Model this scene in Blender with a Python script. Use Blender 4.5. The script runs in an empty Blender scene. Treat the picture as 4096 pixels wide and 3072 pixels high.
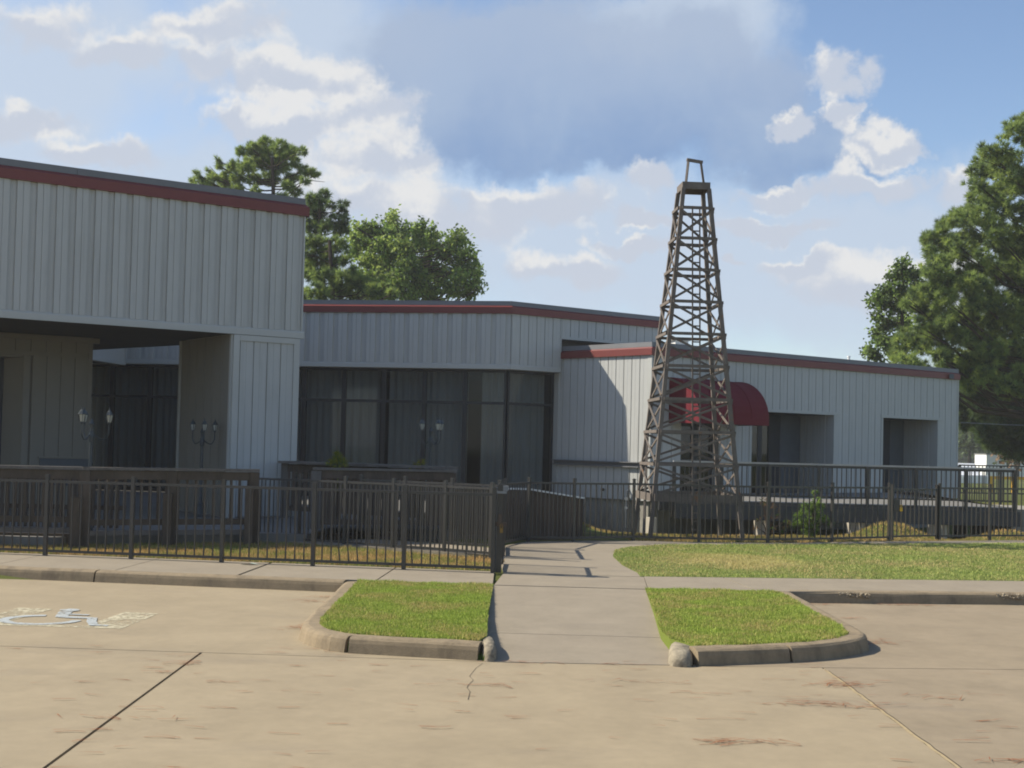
import bpy, math, random
import numpy as np
from mathutils import Vector, Matrix
R = math.radians
random.seed(7); rng = np.random.default_rng(11)
scene = bpy.context.scene
C = scene.collection

# ------------------------------------------------------------------ camera
EYE = 1.65
FOC = 4907.0 / 4096.0
PITCH, ROLL, SHIFT = R(1.6), math.atan(.024), 107.0 / 4096.0
cam = bpy.data.cameras.new('camera'); cam_ob = bpy.data.objects.new('camera', cam); C.objects.link(cam_ob)
cam.sensor_width = 36.0; cam.lens = 36.0 * FOC; cam.shift_y = SHIFT
cam.clip_start = .1; cam.clip_end = 6000
cr, sr, cp, sp = math.cos(ROLL), math.sin(ROLL), math.cos(PITCH), math.sin(PITCH)
FWD = Vector((0, cp, sp)); U0 = Vector((0, -sp, cp)); X0 = Vector((1, 0, 0))
RT = X0 * cr + U0 * sr; UP = U0 * cr - X0 * sr
m = Matrix((RT, UP, -FWD)).transposed().to_4x4(); m.translation = (0, 0, EYE)
cam_ob.matrix_world = m
scene.camera = cam_ob

# ------------------------------------------------------------------ sun, exposure
SUN = Vector((-.77, .15, .66)).normalized()
EXPO = 0.6
sl = bpy.data.lights.new('sun', 'SUN'); sl.energy = 5.0; sl.angle = R(.53); sl.color = (1, .92, .77)
so = bpy.data.objects.new('sun', sl); C.objects.link(so)
so.location = (-40, 8, 40); so.rotation_euler = SUN.to_track_quat('Z', 'Y').to_euler()
vs = scene.view_settings
vs.view_transform = 'Standard'; vs.look = 'None'; vs.gamma = 1; vs.exposure = EXPO; vs.use_curve_mapping = False
scene.cycles.max_bounces = 6; scene.cycles.transparent_max_bounces = 16
scene.cycles.pixel_filter_type = 'BLACKMAN_HARRIS'; scene.cycles.filter_width = 1.9; scene.cycles.volume_bounces = 1
scene.cycles.caustics_reflective = False; scene.cycles.caustics_refractive = False

# ------------------------------------------------------------------ node helpers
class NT:
    def __init__(s, tree): s.t = tree; s.n = tree.nodes; s.l = tree.links
    def new(s, typ, **kw):
        n = s.n.new(typ)
        for k, v in kw.items(): setattr(n, k, v)
        return n
    def set(s, sock, v):
        if hasattr(v, 'links'): s.l.new(v, sock)
        else: sock.default_value = v
    def math(s, op, a, b=0.0, c=0.0, clamp=False):
        n = s.new('ShaderNodeMath', operation=op, use_clamp=clamp)
        s.set(n.inputs[0], a); s.set(n.inputs[1], b); s.set(n.inputs[2], c)
        return n.outputs[0]
    def mix(s, f, a, b, typ='MIX'):
        n = s.new('ShaderNodeMix', data_type='RGBA', blend_type=typ)
        s.set(n.inputs[0], f)
        for sock, v in ((n.inputs[6], a), (n.inputs[7], b)):
            if hasattr(v, 'links'): s.l.new(v, sock)
            else: sock.default_value = (v[0], v[1], v[2], 1)
        return n.outputs[2]
    def noise(s, vec, scale, detail=3, rough=.5, dist=0):
        n = s.new('ShaderNodeTexNoise'); s.l.new(vec, n.inputs['Vector'])
        n.inputs['Scale'].default_value = scale; n.inputs['Detail'].default_value = detail
        n.inputs['Roughness'].default_value = rough; n.inputs['Distortion'].default_value = dist
        return n.outputs[0]
    def ramp(s, v, a, b, lo=0.0, hi=1.0, smooth=True):
        n = s.new('ShaderNodeMapRange', interpolation_type='SMOOTHSTEP' if smooth else 'LINEAR')
        s.set(n.inputs[0], v)
        for i, x in ((1, a), (2, b), (3, lo), (4, hi)): n.inputs[i].default_value = x
        return n.outputs[0]
    def scaled(s, vec, sc):
        n = s.new('ShaderNodeVectorMath', operation='MULTIPLY'); s.l.new(vec, n.inputs[0]); n.inputs[1].default_value = sc
        return n.outputs[0]
    def add(s, vec, off):
        n = s.new('ShaderNodeVectorMath', operation='ADD'); s.l.new(vec, n.inputs[0])
        if hasattr(off, 'links'): s.l.new(off, n.inputs[1])
        else: n.inputs[1].default_value = off
        return n.outputs[0]

# ------------------------------------------------------------------ sky with clouds
world = bpy.data.worlds.new('World'); scene.world = world; world.use_nodes = True
world.node_tree.nodes.clear()
SKY_STRENGTH = .066
def px(x, y):        # direction slopes (right, up) of a point seen at that place in the photograph
    return ((x * 1.8517 - 2048) / 4907.0, (1780 - y * 1.8517 + .024 * (x * 1.8517 - 2048)) / 4907.0)
def build_world():
    w = NT(world.node_tree)
    geo = w.new('ShaderNodeTexCoord'); d = geo.outputs['Generated']
    sky = w.new('ShaderNodeTexSky', sky_type='NISHITA', sun_disc=False)
    sky.sun_elevation = math.asin(SUN.z); sky.sun_rotation = math.atan2(SUN.x, SUN.y)
    sky.air_density = 1.0; sky.dust_density = .6; sky.ozone_density = 2.2
    n1 = w.noise(d, 10, 9, .6, .2); n2 = w.noise(d, 34, 7, .62, .2)
    nz = w.math('ADD', w.math('MULTIPLY', w.math('SUBTRACT', n1, .5), 2.3), w.math('MULTIPLY', w.math('SUBTRACT', n2, .5), 1.3))
    soft = w.noise(w.add(d, (3, 1, 7)), 6, 5, .55, .3)
    softz = w.math('MULTIPLY', w.math('SUBTRACT', soft, .5), 2.2)
    wn = w.new('ShaderNodeTexNoise'); w.l.new(d, wn.inputs['Vector']); wn.inputs['Scale'].default_value = 16; wn.inputs['Detail'].default_value = 6; wn.inputs['Roughness'].default_value = .62
    ws = w.new('ShaderNodeSeparateColor'); w.l.new(wn.outputs['Color'], ws.inputs[0])
    wx_ = w.math('MULTIPLY', w.math('SUBTRACT', ws.outputs[0], .5), .10); wz_ = w.math('MULTIPLY', w.math('SUBTRACT', ws.outputs[1], .5), .075)
    def slopes(off=(0, 0)):
        sp_ = w.new('ShaderNodeSeparateXYZ'); w.l.new(d, sp_.inputs[0])
        yy = w.math('MAXIMUM', sp_.outputs[1], .12)
        return (w.math('ADD', w.math('ADD', w.math('DIVIDE', sp_.outputs[0], yy), off[0]), wx_), w.math('ADD', w.math('ADD', w.math('DIVIDE', sp_.outputs[2], yy), off[1]), wz_), sp_)
    def blobs(lst, off=(0, 0)):
        X, Z, _ = slopes(off)
        cur = None
        for (x, y, rx, ry) in lst:
            a, b = px(x, y); rx_, ry_ = rx * 1.8517 / 4907, ry * 1.8517 / 4907
            ex = w.math('DIVIDE', w.math('SUBTRACT', X, a), rx_); ez = w.math('DIVIDE', w.math('SUBTRACT', Z, b), ry_)
            q = w.math('SUBTRACT', 1.0, w.math('SQRT', w.math('ADD', w.math('MULTIPLY', ex, ex), w.math('MULTIPLY', ez, ez))))
            cur = q if cur is None else w.math('SMOOTH_MAX', cur, q, .25)
        return w.math('MAXIMUM', cur, -1.0)
    # bright heaped clouds
    heaps = [(570, 165, 200, 75), (700, 185, 90, 55), (430, 60, 150, 60), (420, 130, 100, 60), (610, 270, 170, 60), (490, 260, 60, 45), (760, 250, 100, 75), (800, 350, 140, 90), (880, 365, 80, 55), (900, 460, 240, 90), (760, 440, 150, 70), (40, 260, 130, 45), (190, 330, 140, 40), (60, 60, 180, 70), (250, 110, 150, 50),
             (1800, 138, 92, 76), (1690, 265, 54, 32), (1812, 248, 42, 40), (1915, 322, 76, 42), (1895, 400, 150, 40), (1680, 402, 110, 30), (1410, 380, 75, 45), (1385, 460, 60, 25), (1240, 590, 150, 45), (1370, 525, 110, 22), (1980, 610, 300, 65), (1100, 430, 190, 60), (2110, 400, 110, 45), (1590, 545, 26, 12), (1750, 570, 120, 30), (1650, 480, 160, 24)]
    deck = [(1200, 160, 470, 190), (1030, 270, 230, 110), (1450, 230, 360, 135), (1720, 315, 260, 70), (1150, 70, 300, 70), (1500, 110, 150, 100), (900, 120, 150, 130), (1300, 320, 300, 55), (1600, 200, 160, 120)]
    veil = [(160, 130, 460, 230), (40, 260, 350, 180), (560, 90, 280, 160), (800, 470, 560, 220), (1250, 480, 460, 160), (1500, 600, 560, 170), (1900, 520, 480, 160), (1560, 40, 140, 110), (400, 400, 460, 160), (1400, 40, 180, 60)]
    X, Z, sep = slopes()
    front = w.math('MULTIPLY', w.ramp(sep.outputs[1], .5, .75), w.ramp(w.math('ABSOLUTE', X), .75, .5))
    gen1 = w.ramp(w.noise(d, 2.6, 7, .55, .3), .56, .72)
    gen2 = w.ramp(w.noise(w.add(d, (5, 5, 5)), 4.5, 7, .6, .2), .60, .72)
    veil_m = w.math('MULTIPLY', w.ramp(w.math('ADD', blobs(veil), softz), -.45, .6), .9)
    deck_m = w.ramp(w.math('ADD', blobs(deck), w.math('ADD', w.math('MULTIPLY', softz, .34), w.math('MULTIPLY', nz, .26))), -.20, .40)
    hb = w.math('ADD', w.math('ADD', blobs(heaps), .1), nz); heap_m = w.ramp(hb, -.05, .55)
    hb2 = w.math('ADD', w.math('ADD', blobs(heaps, (.012, -.014)), .1), nz)     # the same heap a little further from the sun: its lit rim
    lit = w.ramp(w.math('SUBTRACT', hb2, w.math('MULTIPLY', hb, .72)), -.35, .85)
    def mixf(a, b): return w.math('ADD', w.math('MULTIPLY', a, front), w.math('MULTIPLY', b, w.math('SUBTRACT', 1.0, front)))
    veil_m = mixf(veil_m, w.math('MULTIPLY', gen1, .6)); heap_m = mixf(heap_m, gen2)
    deck_m = w.math('MULTIPLY', deck_m, front)
    k = 1.0 / SKY_STRENGTH / 2 ** EXPO
    def col(r, g, b): return (r * k, g * k, b * k)
    c = sky.outputs[0]
    c = w.mix(1.0, c, (SKYT[0], SKYT[1], SKYT[2]), 'MULTIPLY')
    c = w.mix(veil_m, c, col(.55, .64, .77))
    dk = w.mix(w.ramp(w.math('ADD', w.math('MULTIPLY', soft, .45), w.math('MULTIPLY', n1, .55)), .38, .62), col(.205, .33, .57), col(.34, .455, .645))
    dk = w.mix(w.ramp(Z, .20, .36), dk, col(.40, .49, .65))
    c = w.mix(w.math('MULTIPLY', deck_m, .9), c, dk)
    hc = w.mix(w.ramp(w.math('ADD', lit, w.math('MULTIPLY', w.math('SUBTRACT', n2, .5), .8)), .05, .8), col(.56, .61, .71), col(.80, .80, .80))
    c = w.mix(w.math('MULTIPLY', heap_m, .95), c, hc)
    bg = w.new('ShaderNodeBackground'); w.l.new(c, bg.inputs[0]); bg.inputs[1].default_value = SKY_STRENGTH
    out = w.new('ShaderNodeOutputWorld'); w.l.new(bg.outputs[0], out.inputs[0])
SKYT = (1.6, 1.58, 1.6)
build_world()

# ------------------------------------------------------------------ materials
MATS = {}
def material(name, base, rough=.7, var=.15, scale=3.0, spec=.3, bump=0.0, bscale=60, metal=0, extra=None, stretch=(1, 1, 1), second=None):
    mt = bpy.data.materials.new(name); mt.use_nodes = True
    t = NT(mt.node_tree); p = mt.node_tree.nodes['Principled BSDF']
    g = t.new('ShaderNodeNewGeometry'); pos = t.scaled(g.outputs['Position'], stretch)
    n1 = t.noise(pos, scale, 5, .6); n2 = t.noise(pos, scale * 7.3, 3, .6)
    f = t.math('ADD', t.math('MULTIPLY', n1, .65), t.math('MULTIPLY', n2, .35))
    dark = [max(0, c * (1 - var)) for c in base]; light = [min(1, c * (1 + var)) for c in base]
    colr = t.mix(t.ramp(f, .3, .7, smooth=False), dark, light)
    if second:   # (colour, scale, lo, hi): blotches of another colour
        s = t.ramp(t.noise(t.add(pos, (13, 7, 3)), second[1], 4, .6), second[2], second[3])
        colr = t.mix(s, colr, second[0])
    if extra: colr = extra(t, pos, colr)
    t.l.new(colr, p.inputs['Base Color'])
    p.inputs['Roughness'].default_value = rough; p.inputs['Metallic'].default_value = metal
    p.inputs['Specular IOR Level'].default_value = spec
    if bump:
        b = t.new('ShaderNodeBump'); b.inputs['Strength'].default_value = bump; b.inputs['Distance'].default_value = .01
        t.l.new(t.noise(pos, bscale, 4, .6), b.inputs['Height']); t.l.new(b.outputs[0], p.inputs['Normal'])
    MATS[name] = mt
    return mt
def lot_extra(t, pos, c):
    st = t.ramp(t.noise(t.scaled(pos, (.35, 1.2, 1)), 1.1, 5, .62, .6), .54, .72)
    c = t.mix(t.math('MULTIPLY', st, .24), c, (.15, .128, .105))
    sp_ = t.ramp(t.noise(pos, 190, 2, .5), .62, .75)
    c = t.mix(t.math('MULTIPLY', sp_, .22), c, (.13, .09, .06))
    return c
def grime_extra(t, pos, c):
    st = t.ramp(t.noise(t.scaled(pos, (2.5, 2.5, .7)), 2.2, 5, .65), .45, .7)
    return t.mix(t.math('MULTIPLY', st, .5), c, (.085, .068, .05))
material('lot_concrete', (.283, .231, .153), .85, .13, 1.6, .2, .25, 120, extra=lot_extra)
material('lot_concrete_worn', (.25, .202, .138), .85, .15, 1.4, .2, .25, 120, extra=lot_extra)
material('joint_sand', (.34, .27, .16), .95, .3, 30, .1)
material('walk_concrete', (.245, .208, .155), .85, .13, 2.2, .2, .25, 120, extra=lot_extra)
material('kerb_concrete', (.235, .185, .12), .9, .2, 4, .2, .35, 90, extra=grime_extra)
material('stone_concrete', (.255, .22, .16), .9, .35, 14, .2, .8, 40, second=((.14, .12, .09), 9, .48, .66))
material('terrace_concrete', (.165, .158, .145), .85, .15, 2, .2, .1, 80)
material('base_concrete', (.27, .255, .22), .9, .18, 1.8, .2, .2, 60, extra=grime_extra)
material('sunlit_pier_concrete', (.44, .40, .33), .9, .15, 3, .2, .2, 60)  # front deck piers: sunlight put into the colour
material('soil', (.09, .07, .045), 1, .3, 6, .1)
material('joint_filler', (.035, .03, .026), 1, .3, 20, .1)
def streak_extra(t, pos, c):
    a = t.ramp(t.noise(t.scaled(pos, (3.2, 3.2, .22)), 2.6, 4, .6), .5, .78)
    return t.mix(t.math('MULTIPLY', a, .28), c, (.24, .235, .215))
material('siding', (.42, .425, .41), .5, .05, .8, .35, 0, 60, extra=streak_extra)
material('porch_siding_shaded', (.20, .19, .165), .6, .06, .8, .3, stretch=(1, 1, .35))  # browner porch paint, with the porch shade also put into the colour
material('sunlit_rail', (.42, .40, .37), .5, .15, 6, .4)  # deck top rail and edge strip, lightened as if sun struck them
material('trim_white', (.415, .42, .40), .5, .04, 1, .35)
material('red_metal', (.155, .030, .025), .45, .1, 2, .4)
material('coping_grey', (.15, .153, .16), .5, .1, 2, .4)
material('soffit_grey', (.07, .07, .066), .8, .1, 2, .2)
material('roof_grey', (.15, .15, .15), .9, .1, 2, .2)
material('black_steel', (.03, .0275, .025), .38, .25, 9, .6)
material('grey_steel', (.17, .18, .19), .5, .2, 9, .4)
material('dark_frame', (.02, .022, .025), .5, .2, 5, .4)
material('door_dark', (.03, .034, .042), .6, .2, 3, .3)
material('deck_wood', (.085, .068, .053), .85, .35, 5, .15, .3, 50, stretch=(1, 1, .25))
material('grey_wood', (.135, .122, .11), .85, .3, 5, .15, .3, 50, stretch=(1, 1, .25))
material('rust_wood', (.095, .073, .058), .85, .35, 6, .15, .3, 50, stretch=(1, 1, .2))
material('derrick_wood', (.14, .119, .103), .8, .3, 7, .2, .3, 60, second=((.20, .11, .06), 3.5, .62, .72))
material('awning_red', (.125, .010, .018), .75, .08, 3, .2)
material('curtain_grey', (.62, .63, .63), .9, .12, 14, .1, stretch=(1, 1, .05))
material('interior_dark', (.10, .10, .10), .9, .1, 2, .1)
def worn_paint(name, base, scale, lo, hi):      # paint worn through: where it has gone, the concrete below shows
    mt = bpy.data.materials.new(name); mt.use_nodes = True
    t = NT(mt.node_tree); p = mt.node_tree.nodes['Principled BSDF']; g = t.new('ShaderNodeNewGeometry')
    p.inputs['Base Color'].default_value = (*base, 1); p.inputs['Roughness'].default_value = .85
    n = t.math('ADD', t.math('MULTIPLY', t.noise(g.outputs['Position'], scale, 6, .7), .7), t.math('MULTIPLY', t.noise(g.outputs['Position'], scale * .22, 3, .5), .3))
    tr = t.new('ShaderNodeBsdfTransparent'); mx = t.new('ShaderNodeMixShader'); t.l.new(t.ramp(n, lo, hi), mx.inputs[0])
    t.l.new(tr.outputs[0], mx.inputs[1]); t.l.new(p.outputs[0], mx.inputs[2]); t.l.new(mx.outputs[0], mt.node_tree.nodes['Material Output'].inputs[0])
    MATS[name] = mt
worn_paint('blue_paint', (.335, .36, .36), 24, .33, .53); worn_paint('white_paint', (.43, .385, .265), 18, .40, .58)
material('car_white', (.78, .78, .78), .3, .03, 1, .5)
material('white_metal', (.75, .75, .73), .5, .05, 2, .3)
material('rubber', (.02, .02, .02), .8, .1, 5, .2)
material('yellow_paint', (.75, .42, .03), .6, .1, 5, .3)
material('brass', (.20, .13, .05), .35, .15, 30, .5, metal=1)
material('bark', (.06, .045, .036), .95, .35, 8, .1, .6, 30)
material('needle_litter', (.24, .085, .035), .9, .4, 25, .1)
material('litter_paper', (.45, .58, .50), .7, .1, 8, .2)
material('lamp_iron', (.03, .04, .045), .45, .3, 30, .5)
material('beam_steel', (.05, .052, .056), .6, .2, 9, .4)
material('slate', (.10, .115, .13), .7, .1, 4, .2)
material('broken_concrete', (.28, .235, .17), .95, .35, 30, .1, .8, 60)

def foliage(name, base, var=.35, trans=.35):
    mt = bpy.data.materials.new(name); mt.use_nodes = True
    t = NT(mt.node_tree); p = mt.node_tree.nodes['Principled BSDF']
    g = t.new('ShaderNodeNewGeometry')
    at = t.new('ShaderNodeAttribute', attribute_name='tint')
    f = t.math('ADD', t.math('MULTIPLY', t.noise(g.outputs['Position'], 1.3, 3, .5), .5), t.math('MULTIPLY', at.outputs['Fac'], .5))
    c = t.mix(t.ramp(f, .2, .8, smooth=False), [x * (1 - var) for x in base], [base[0] * (1 + var * 1.3), base[1] * (1 + var), base[2] * (1 + var * .5)])
    t.l.new(c, p.inputs['Base Color']); p.inputs['Roughness'].default_value = .65; p.inputs['Specular IOR Level'].default_value = .25
    tr = t.new('ShaderNodeBsdfTranslucent'); t.l.new(c, tr.inputs[0])
    mx = t.new('ShaderNodeMixShader'); mx.inputs[0].default_value = trans
    t.l.new(p.outputs[0], mx.inputs[1]); t.l.new(tr.outputs[0], mx.inputs[2])
    t.l.new(mx.outputs[0], mt.node_tree.nodes['Material Output'].inputs[0])
    MATS[name] = mt
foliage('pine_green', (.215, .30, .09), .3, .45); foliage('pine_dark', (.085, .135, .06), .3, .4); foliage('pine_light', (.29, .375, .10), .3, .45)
foliage('leaf_green', (.21, .32, .07), .3, .45); foliage('oak_green', (.085, .13, .045), .3, .4); foliage('shrub_yellow', (.22, .24, .02), .3, .4)
foliage('shrub_green', (.11, .19, .03)); foliage('dead_brown', (.16, .10, .05), .3, .2); foliage('far_green', (.05, .075, .025))

def grass_mat(name, green, straw, lo, hi, scale=1.4, spot=None):
    mt = bpy.data.materials.new(name); mt.use_nodes = True
    t = NT(mt.node_tree); p = mt.node_tree.nodes['Principled BSDF']
    g = t.new('ShaderNodeNewGeometry'); at = t.new('ShaderNodeAttribute', attribute_name='tint')
    pos = g.outputs['Position']
    dry = t.ramp(t.math('ADD', t.noise(pos, scale, 4, .6), t.math('MULTIPLY', t.math('SUBTRACT', at.outputs['Fac'], .5), .34)), lo, hi)
    if spot:
        v_ = t.scaled(t.add(pos, (-spot[0], -spot[1], 0)), (1 / spot[2], 1 / spot[3], 0)); ln_ = t.new('ShaderNodeVectorMath', operation='LENGTH'); t.l.new(v_, ln_.inputs[0])
        nn = t.math('ADD', ln_.outputs['Value'], t.math('MULTIPLY', t.math('SUBTRACT', t.noise(pos, 1.6, 4, .6), .5), 1.6))
        dry = t.math('MAXIMUM', dry, t.math('MULTIPLY', t.ramp(nn, .35, 1.15, 1.0, 0.0), .62))
    gr = t.mix(at.outputs['Fac'], [c * .6 for c in green], [c * 1.35 for c in green])
    c = t.mix(dry, gr, straw)
    t.l.new(c, p.inputs['Base Color']); p.inputs['Roughness'].default_value = .75; p.inputs['Specular IOR Level'].default_value = .15
    tr = t.new('ShaderNodeBsdfTranslucent'); t.l.new(c, tr.inputs[0])
    mx = t.new('ShaderNodeMixShader'); mx.inputs[0].default_value = .3
    t.l.new(p.outputs[0], mx.inputs[1]); t.l.new(tr.outputs[0], mx.inputs[2])
    t.l.new(mx.outputs[0], mt.node_tree.nodes['Material Output'].inputs[0])
    MATS[name] = mt
grass_mat('grass_green', (.32, .40, .075), (.50, .41, .16), .46, .74, 1.5)
grass_mat('grass_mixed', (.31, .375, .10), (.54, .43, .20), .44, .70, .5, spot=(3.35, 18.4, 1.3, 1.5))
grass_mat('grass_dry', (.26, .31, .07), (.46, .31, .13), .28, .60, .9)
grass_mat('ground_grass', (.18, .21, .05), (.34, .23, .085), .35, .62, .35)

def glass_mat(name, tint, refl=1.0, frost=0.02):
    mt = bpy.data.materials.new(name); mt.use_nodes = True
    t = NT(mt.node_tree); mt.node_tree.nodes.clear()
    out = t.new('ShaderNodeOutputMaterial'); tr = t.new('ShaderNodeBsdfTransparent'); tr.inputs[0].default_value = (*tint, 1)
    gl = t.new('ShaderNodeBsdfGlossy'); gl.inputs['Roughness'].default_value = frost; gl.inputs[0].default_value = (.9, .95, 1, 1)
    fr = t.new('ShaderNodeFresnel'); fr.inputs[0].default_value = 1.5
    mx = t.new('ShaderNodeMixShader'); t.l.new(t.math('MULTIPLY', fr.outputs[0], refl), mx.inputs[0])
    t.l.new(tr.outputs[0], mx.inputs[1]); t.l.new(gl.outputs[0], mx.inputs[2]); t.l.new(mx.outputs[0], out.inputs[0])
    MATS[name] = mt
glass_mat('window_glass', (.68, .70, .70), .36)
glass_mat('dark_glass', (.25, .28, .30), 1.0)
glass_mat('car_glass', (.1, .1, .1), 1.0)
def lantern_mat():
    mt = bpy.data.materials.new('lantern_glass'); mt.use_nodes = True
    p = mt.node_tree.nodes['Principled BSDF']; t = NT(mt.node_tree)
    g = t.new('ShaderNodeNewGeometry')
    t.l.new(t.mix(t.noise(g.outputs['Position'], 60, 2), (.45, .46, .40), (.7, .7, .6)), p.inputs['Base Color'])
    p.inputs['Roughness'].default_value = .15; p.inputs['Transmission Weight'].default_value = .35
    MATS['lantern_glass'] = mt
lantern_mat()

# ------------------------------------------------------------------ object helpers
def G(x, y, z=0.0):                 # survey: the place at height z that the photograph shows at (x, y)
    d = FWD + RT * ((x - 2048) / 4907.0) + UP * (-(y - 1643) / 4907.0); t = (z - EYE) / d.z
    return Vector((d.x * t, d.y * t, z))
def D(x, y, Y):                     # the place at distance Y that the photograph shows at (x, y)
    d = FWD + RT * ((x - 2048) / 4907.0) + UP * (-(y - 1643) / 4907.0); t = Y / d.y
    return Vector((d.x * t, Y, EYE + d.z * t))

WORLDLOC = {}
def meta(o, label=None, cat=None, group=None, kind=None):
    if label: o['label'] = label
    if cat: o['category'] = cat
    if group: o['group'] = group
    if kind: o['kind'] = kind
    return o
def attach(o, loc, parent, rot=(0, 0, 0)):
    C.objects.link(o)
    if parent is not None:
        o.parent = parent; loc = Vector(loc); WORLDLOC[o.name] = loc.copy()
        p = parent
        base = WORLDLOC.get(p.name, Vector((0, 0, 0)))
        if p.rotation_euler.z:
            o.location = Matrix.Rotation(-p.rotation_euler.z, 3, 'Z') @ (loc - base)
            o.rotation_euler = (rot[0], rot[1], rot[2] - p.rotation_euler.z)
        else:
            o.location = loc - base; o.rotation_euler = rot
    else:
        o.location = loc; o.rotation_euler = rot; WORLDLOC[o.name] = Vector(loc)
    return o
def thing(name, loc, label, cat, group=None):
    o = bpy.data.objects.new(name, None); o.empty_display_size = .2
    attach(o, loc, None); return meta(o, label, cat, group)
def struct_root(name, loc=(0, 0, 0)):
    o = bpy.data.objects.new(name, None); attach(o, loc, None); return meta(o, kind='structure')

class MB:
    def __init__(s): s.v = []; s.f = []
    def add(s, vs_, fs):
        n = len(s.v); s.v += [tuple(v) for v in vs_]; s.f += [tuple(i + n for i in f) for f in fs]; return s
    def box(s, x0, x1, y0, y1, z0, z1):
        return s.add([(x0, y0, z0), (x1, y0, z0), (x1, y1, z0), (x0, y1, z0), (x0, y0, z1), (x1, y0, z1), (x1, y1, z1), (x0, y1, z1)],
                     [(0, 3, 2, 1), (4, 5, 6, 7), (0, 1, 5, 4), (1, 2, 6, 5), (2, 3, 7, 6), (3, 0, 4, 7)])
    def prism(s, poly, z0, z1):
        n = len(poly)
        a = sum(poly[i][0] * poly[(i + 1) % n][1] - poly[(i + 1) % n][0] * poly[i][1] for i in range(n))
        if a < 0: poly = poly[::-1]
        zz0 = z0 if isinstance(z0, (list, tuple)) else [z0] * n
        zz1 = z1 if isinstance(z1, (list, tuple)) else [z1] * n
        if a < 0: zz0, zz1 = list(zz0)[::-1], list(zz1)[::-1]
        vs_ = [(p[0], p[1], zz0[i]) for i, p in enumerate(poly)] + [(p[0], p[1], zz1[i]) for i, p in enumerate(poly)]
        fs = [tuple(range(n))[::-1], tuple(range(n, 2 * n))] + [(i, (i + 1) % n, n + (i + 1) % n, n + i) for i in range(n)]
        return s.add(vs_, fs)
    def bar(s, p, q, w, h=None, up=(0, 0, 1)):
        h = h or w; p, q = Vector(p), Vector(q); d = (q - p).normalized()
        u = Vector(up)
        if abs(d.dot(u)) > .98: u = Vector((0, 1, 0))
        a = d.cross(u).normalized() * (w / 2); b = a.cross(d).normalized() * (h / 2)
        vs_ = [p - a - b, p + a - b, p + a + b, p - a + b, q - a - b, q + a - b, q + a + b, q - a + b]
        return s.add(vs_, [(0, 3, 2, 1), (4, 5, 6, 7), (0, 1, 5, 4), (1, 2, 6, 5), (2, 3, 7, 6), (3, 0, 4, 7)])
    def tube(s, pts, rad, n=8, cap=True):
        pts = [Vector(p) for p in pts]; rads = rad if isinstance(rad, (list, tuple)) else [rad] * len(pts)
        base = len(s.v); ref = None
        for i, p in enumerate(pts):
            d = (pts[min(i + 1, len(pts) - 1)] - pts[max(i - 1, 0)]).normalized()
            if ref is None: ref = Vector((0, 0, 1)) if abs(d.z) < .9 else Vector((1, 0, 0))
            a = d.cross(ref).normalized(); b = a.cross(d).normalized(); ref = b
            for k in range(n):
                t = 2 * math.pi * k / n; s.v.append(tuple(p + (a * math.cos(t) + b * math.sin(t)) * rads[i]))
        for i in range(len(pts) - 1):
            for k in range(n):
                k2 = (k + 1) % n; s.f.append((base + i * n + k, base + i * n + k2, base + (i + 1) * n + k2, base + (i + 1) * n + k))
        if cap:
            s.f.append(tuple(base + k for k in range(n))[::-1]); s.f.append(tuple(base + (len(pts) - 1) * n + k for k in range(n)))
        return s
    def lathe(s, prof, n=10, c=(0, 0)):
        base = len(s.v)
        for (r, z) in prof:
            for k in range(n):
                t = 2 * math.pi * k / n; s.v.append((c[0] + r * math.cos(t), c[1] + r * math.sin(t), z))
        for i in range(len(prof) - 1):
            for k in range(n):
                k2 = (k + 1) % n; s.f.append((base + i * n + k, base + i * n + k2, base + (i + 1) * n + k2, base + (i + 1) * n + k))
        return s
    def mesh(s, name, mat, smooth=False):
        me = bpy.data.meshes.new(name); me.from_pydata(s.v, [], s.f); me.materials.append(MATS[mat])
        if smooth: me.polygons.foreach_set('use_smooth', [True] * len(me.polygons))
        me.update(); return me
    def build(s, name, mat, parent=None, label=None, kind=None, smooth=False, bevel=0):
        a = np.array(s.v); c = Vector(((a[:, 0].min() + a[:, 0].max()) / 2, (a[:, 1].min() + a[:, 1].max()) / 2, a[:, 2].min()))
        s.v = [tuple(Vector(v) - c) for v in s.v]
        o = bpy.data.objects.new(name, s.mesh(name, mat, smooth))
        attach(o, c, parent); meta(o, label, None, None, kind)
        if bevel:
            b = o.modifiers.new('bevel', 'BEVEL'); b.width = bevel; b.segments = 2; b.limit_method = 'ANGLE'
        return o
def place(name, me, loc, rotz=0, parent=None, rot=None):
    o = bpy.data.objects.new(name, me); return attach(o, loc, parent, rot or (0, 0, rotz))

class Wall:                          # a wall seen from outside: s runs left to right, o outward, z up
    def __init__(s, p0, ang): s.p = Vector((p0[0], p0[1])); s.a = R(ang); s.d = Vector((math.cos(s.a), math.sin(s.a))); s.n = Vector((math.sin(s.a), -math.cos(s.a)))
    def at(s, t, o=0.0): q = s.p + s.d * t + s.n * o; return (q.x, q.y)
    def box(s, mb, s0, s1, o0, o1, z0, z1): return mb.prism([s.at(s0, o0), s.at(s1, o0), s.at(s1, o1), s.at(s0, o1)], z0, z1)
    def sweep(s, mb, s0, s1, prof, e0=0.0, e1=0.0):   # closed profile [(o, z)] along the wall; e: mitre per unit o
        n = len(prof)
        vs_ = [(*s.at(s0 - e0 * o, o), z) for o, z in prof] + [(*s.at(s1 + e1 * o, o), z) for o, z in prof]
        return mb.add(vs_, [tuple(range(n)), tuple(range(n, 2 * n))[::-1]] + [(i, n + i, n + (i + 1) % n, (i + 1) % n) for i in range(n)])
PANELS = {}
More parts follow.
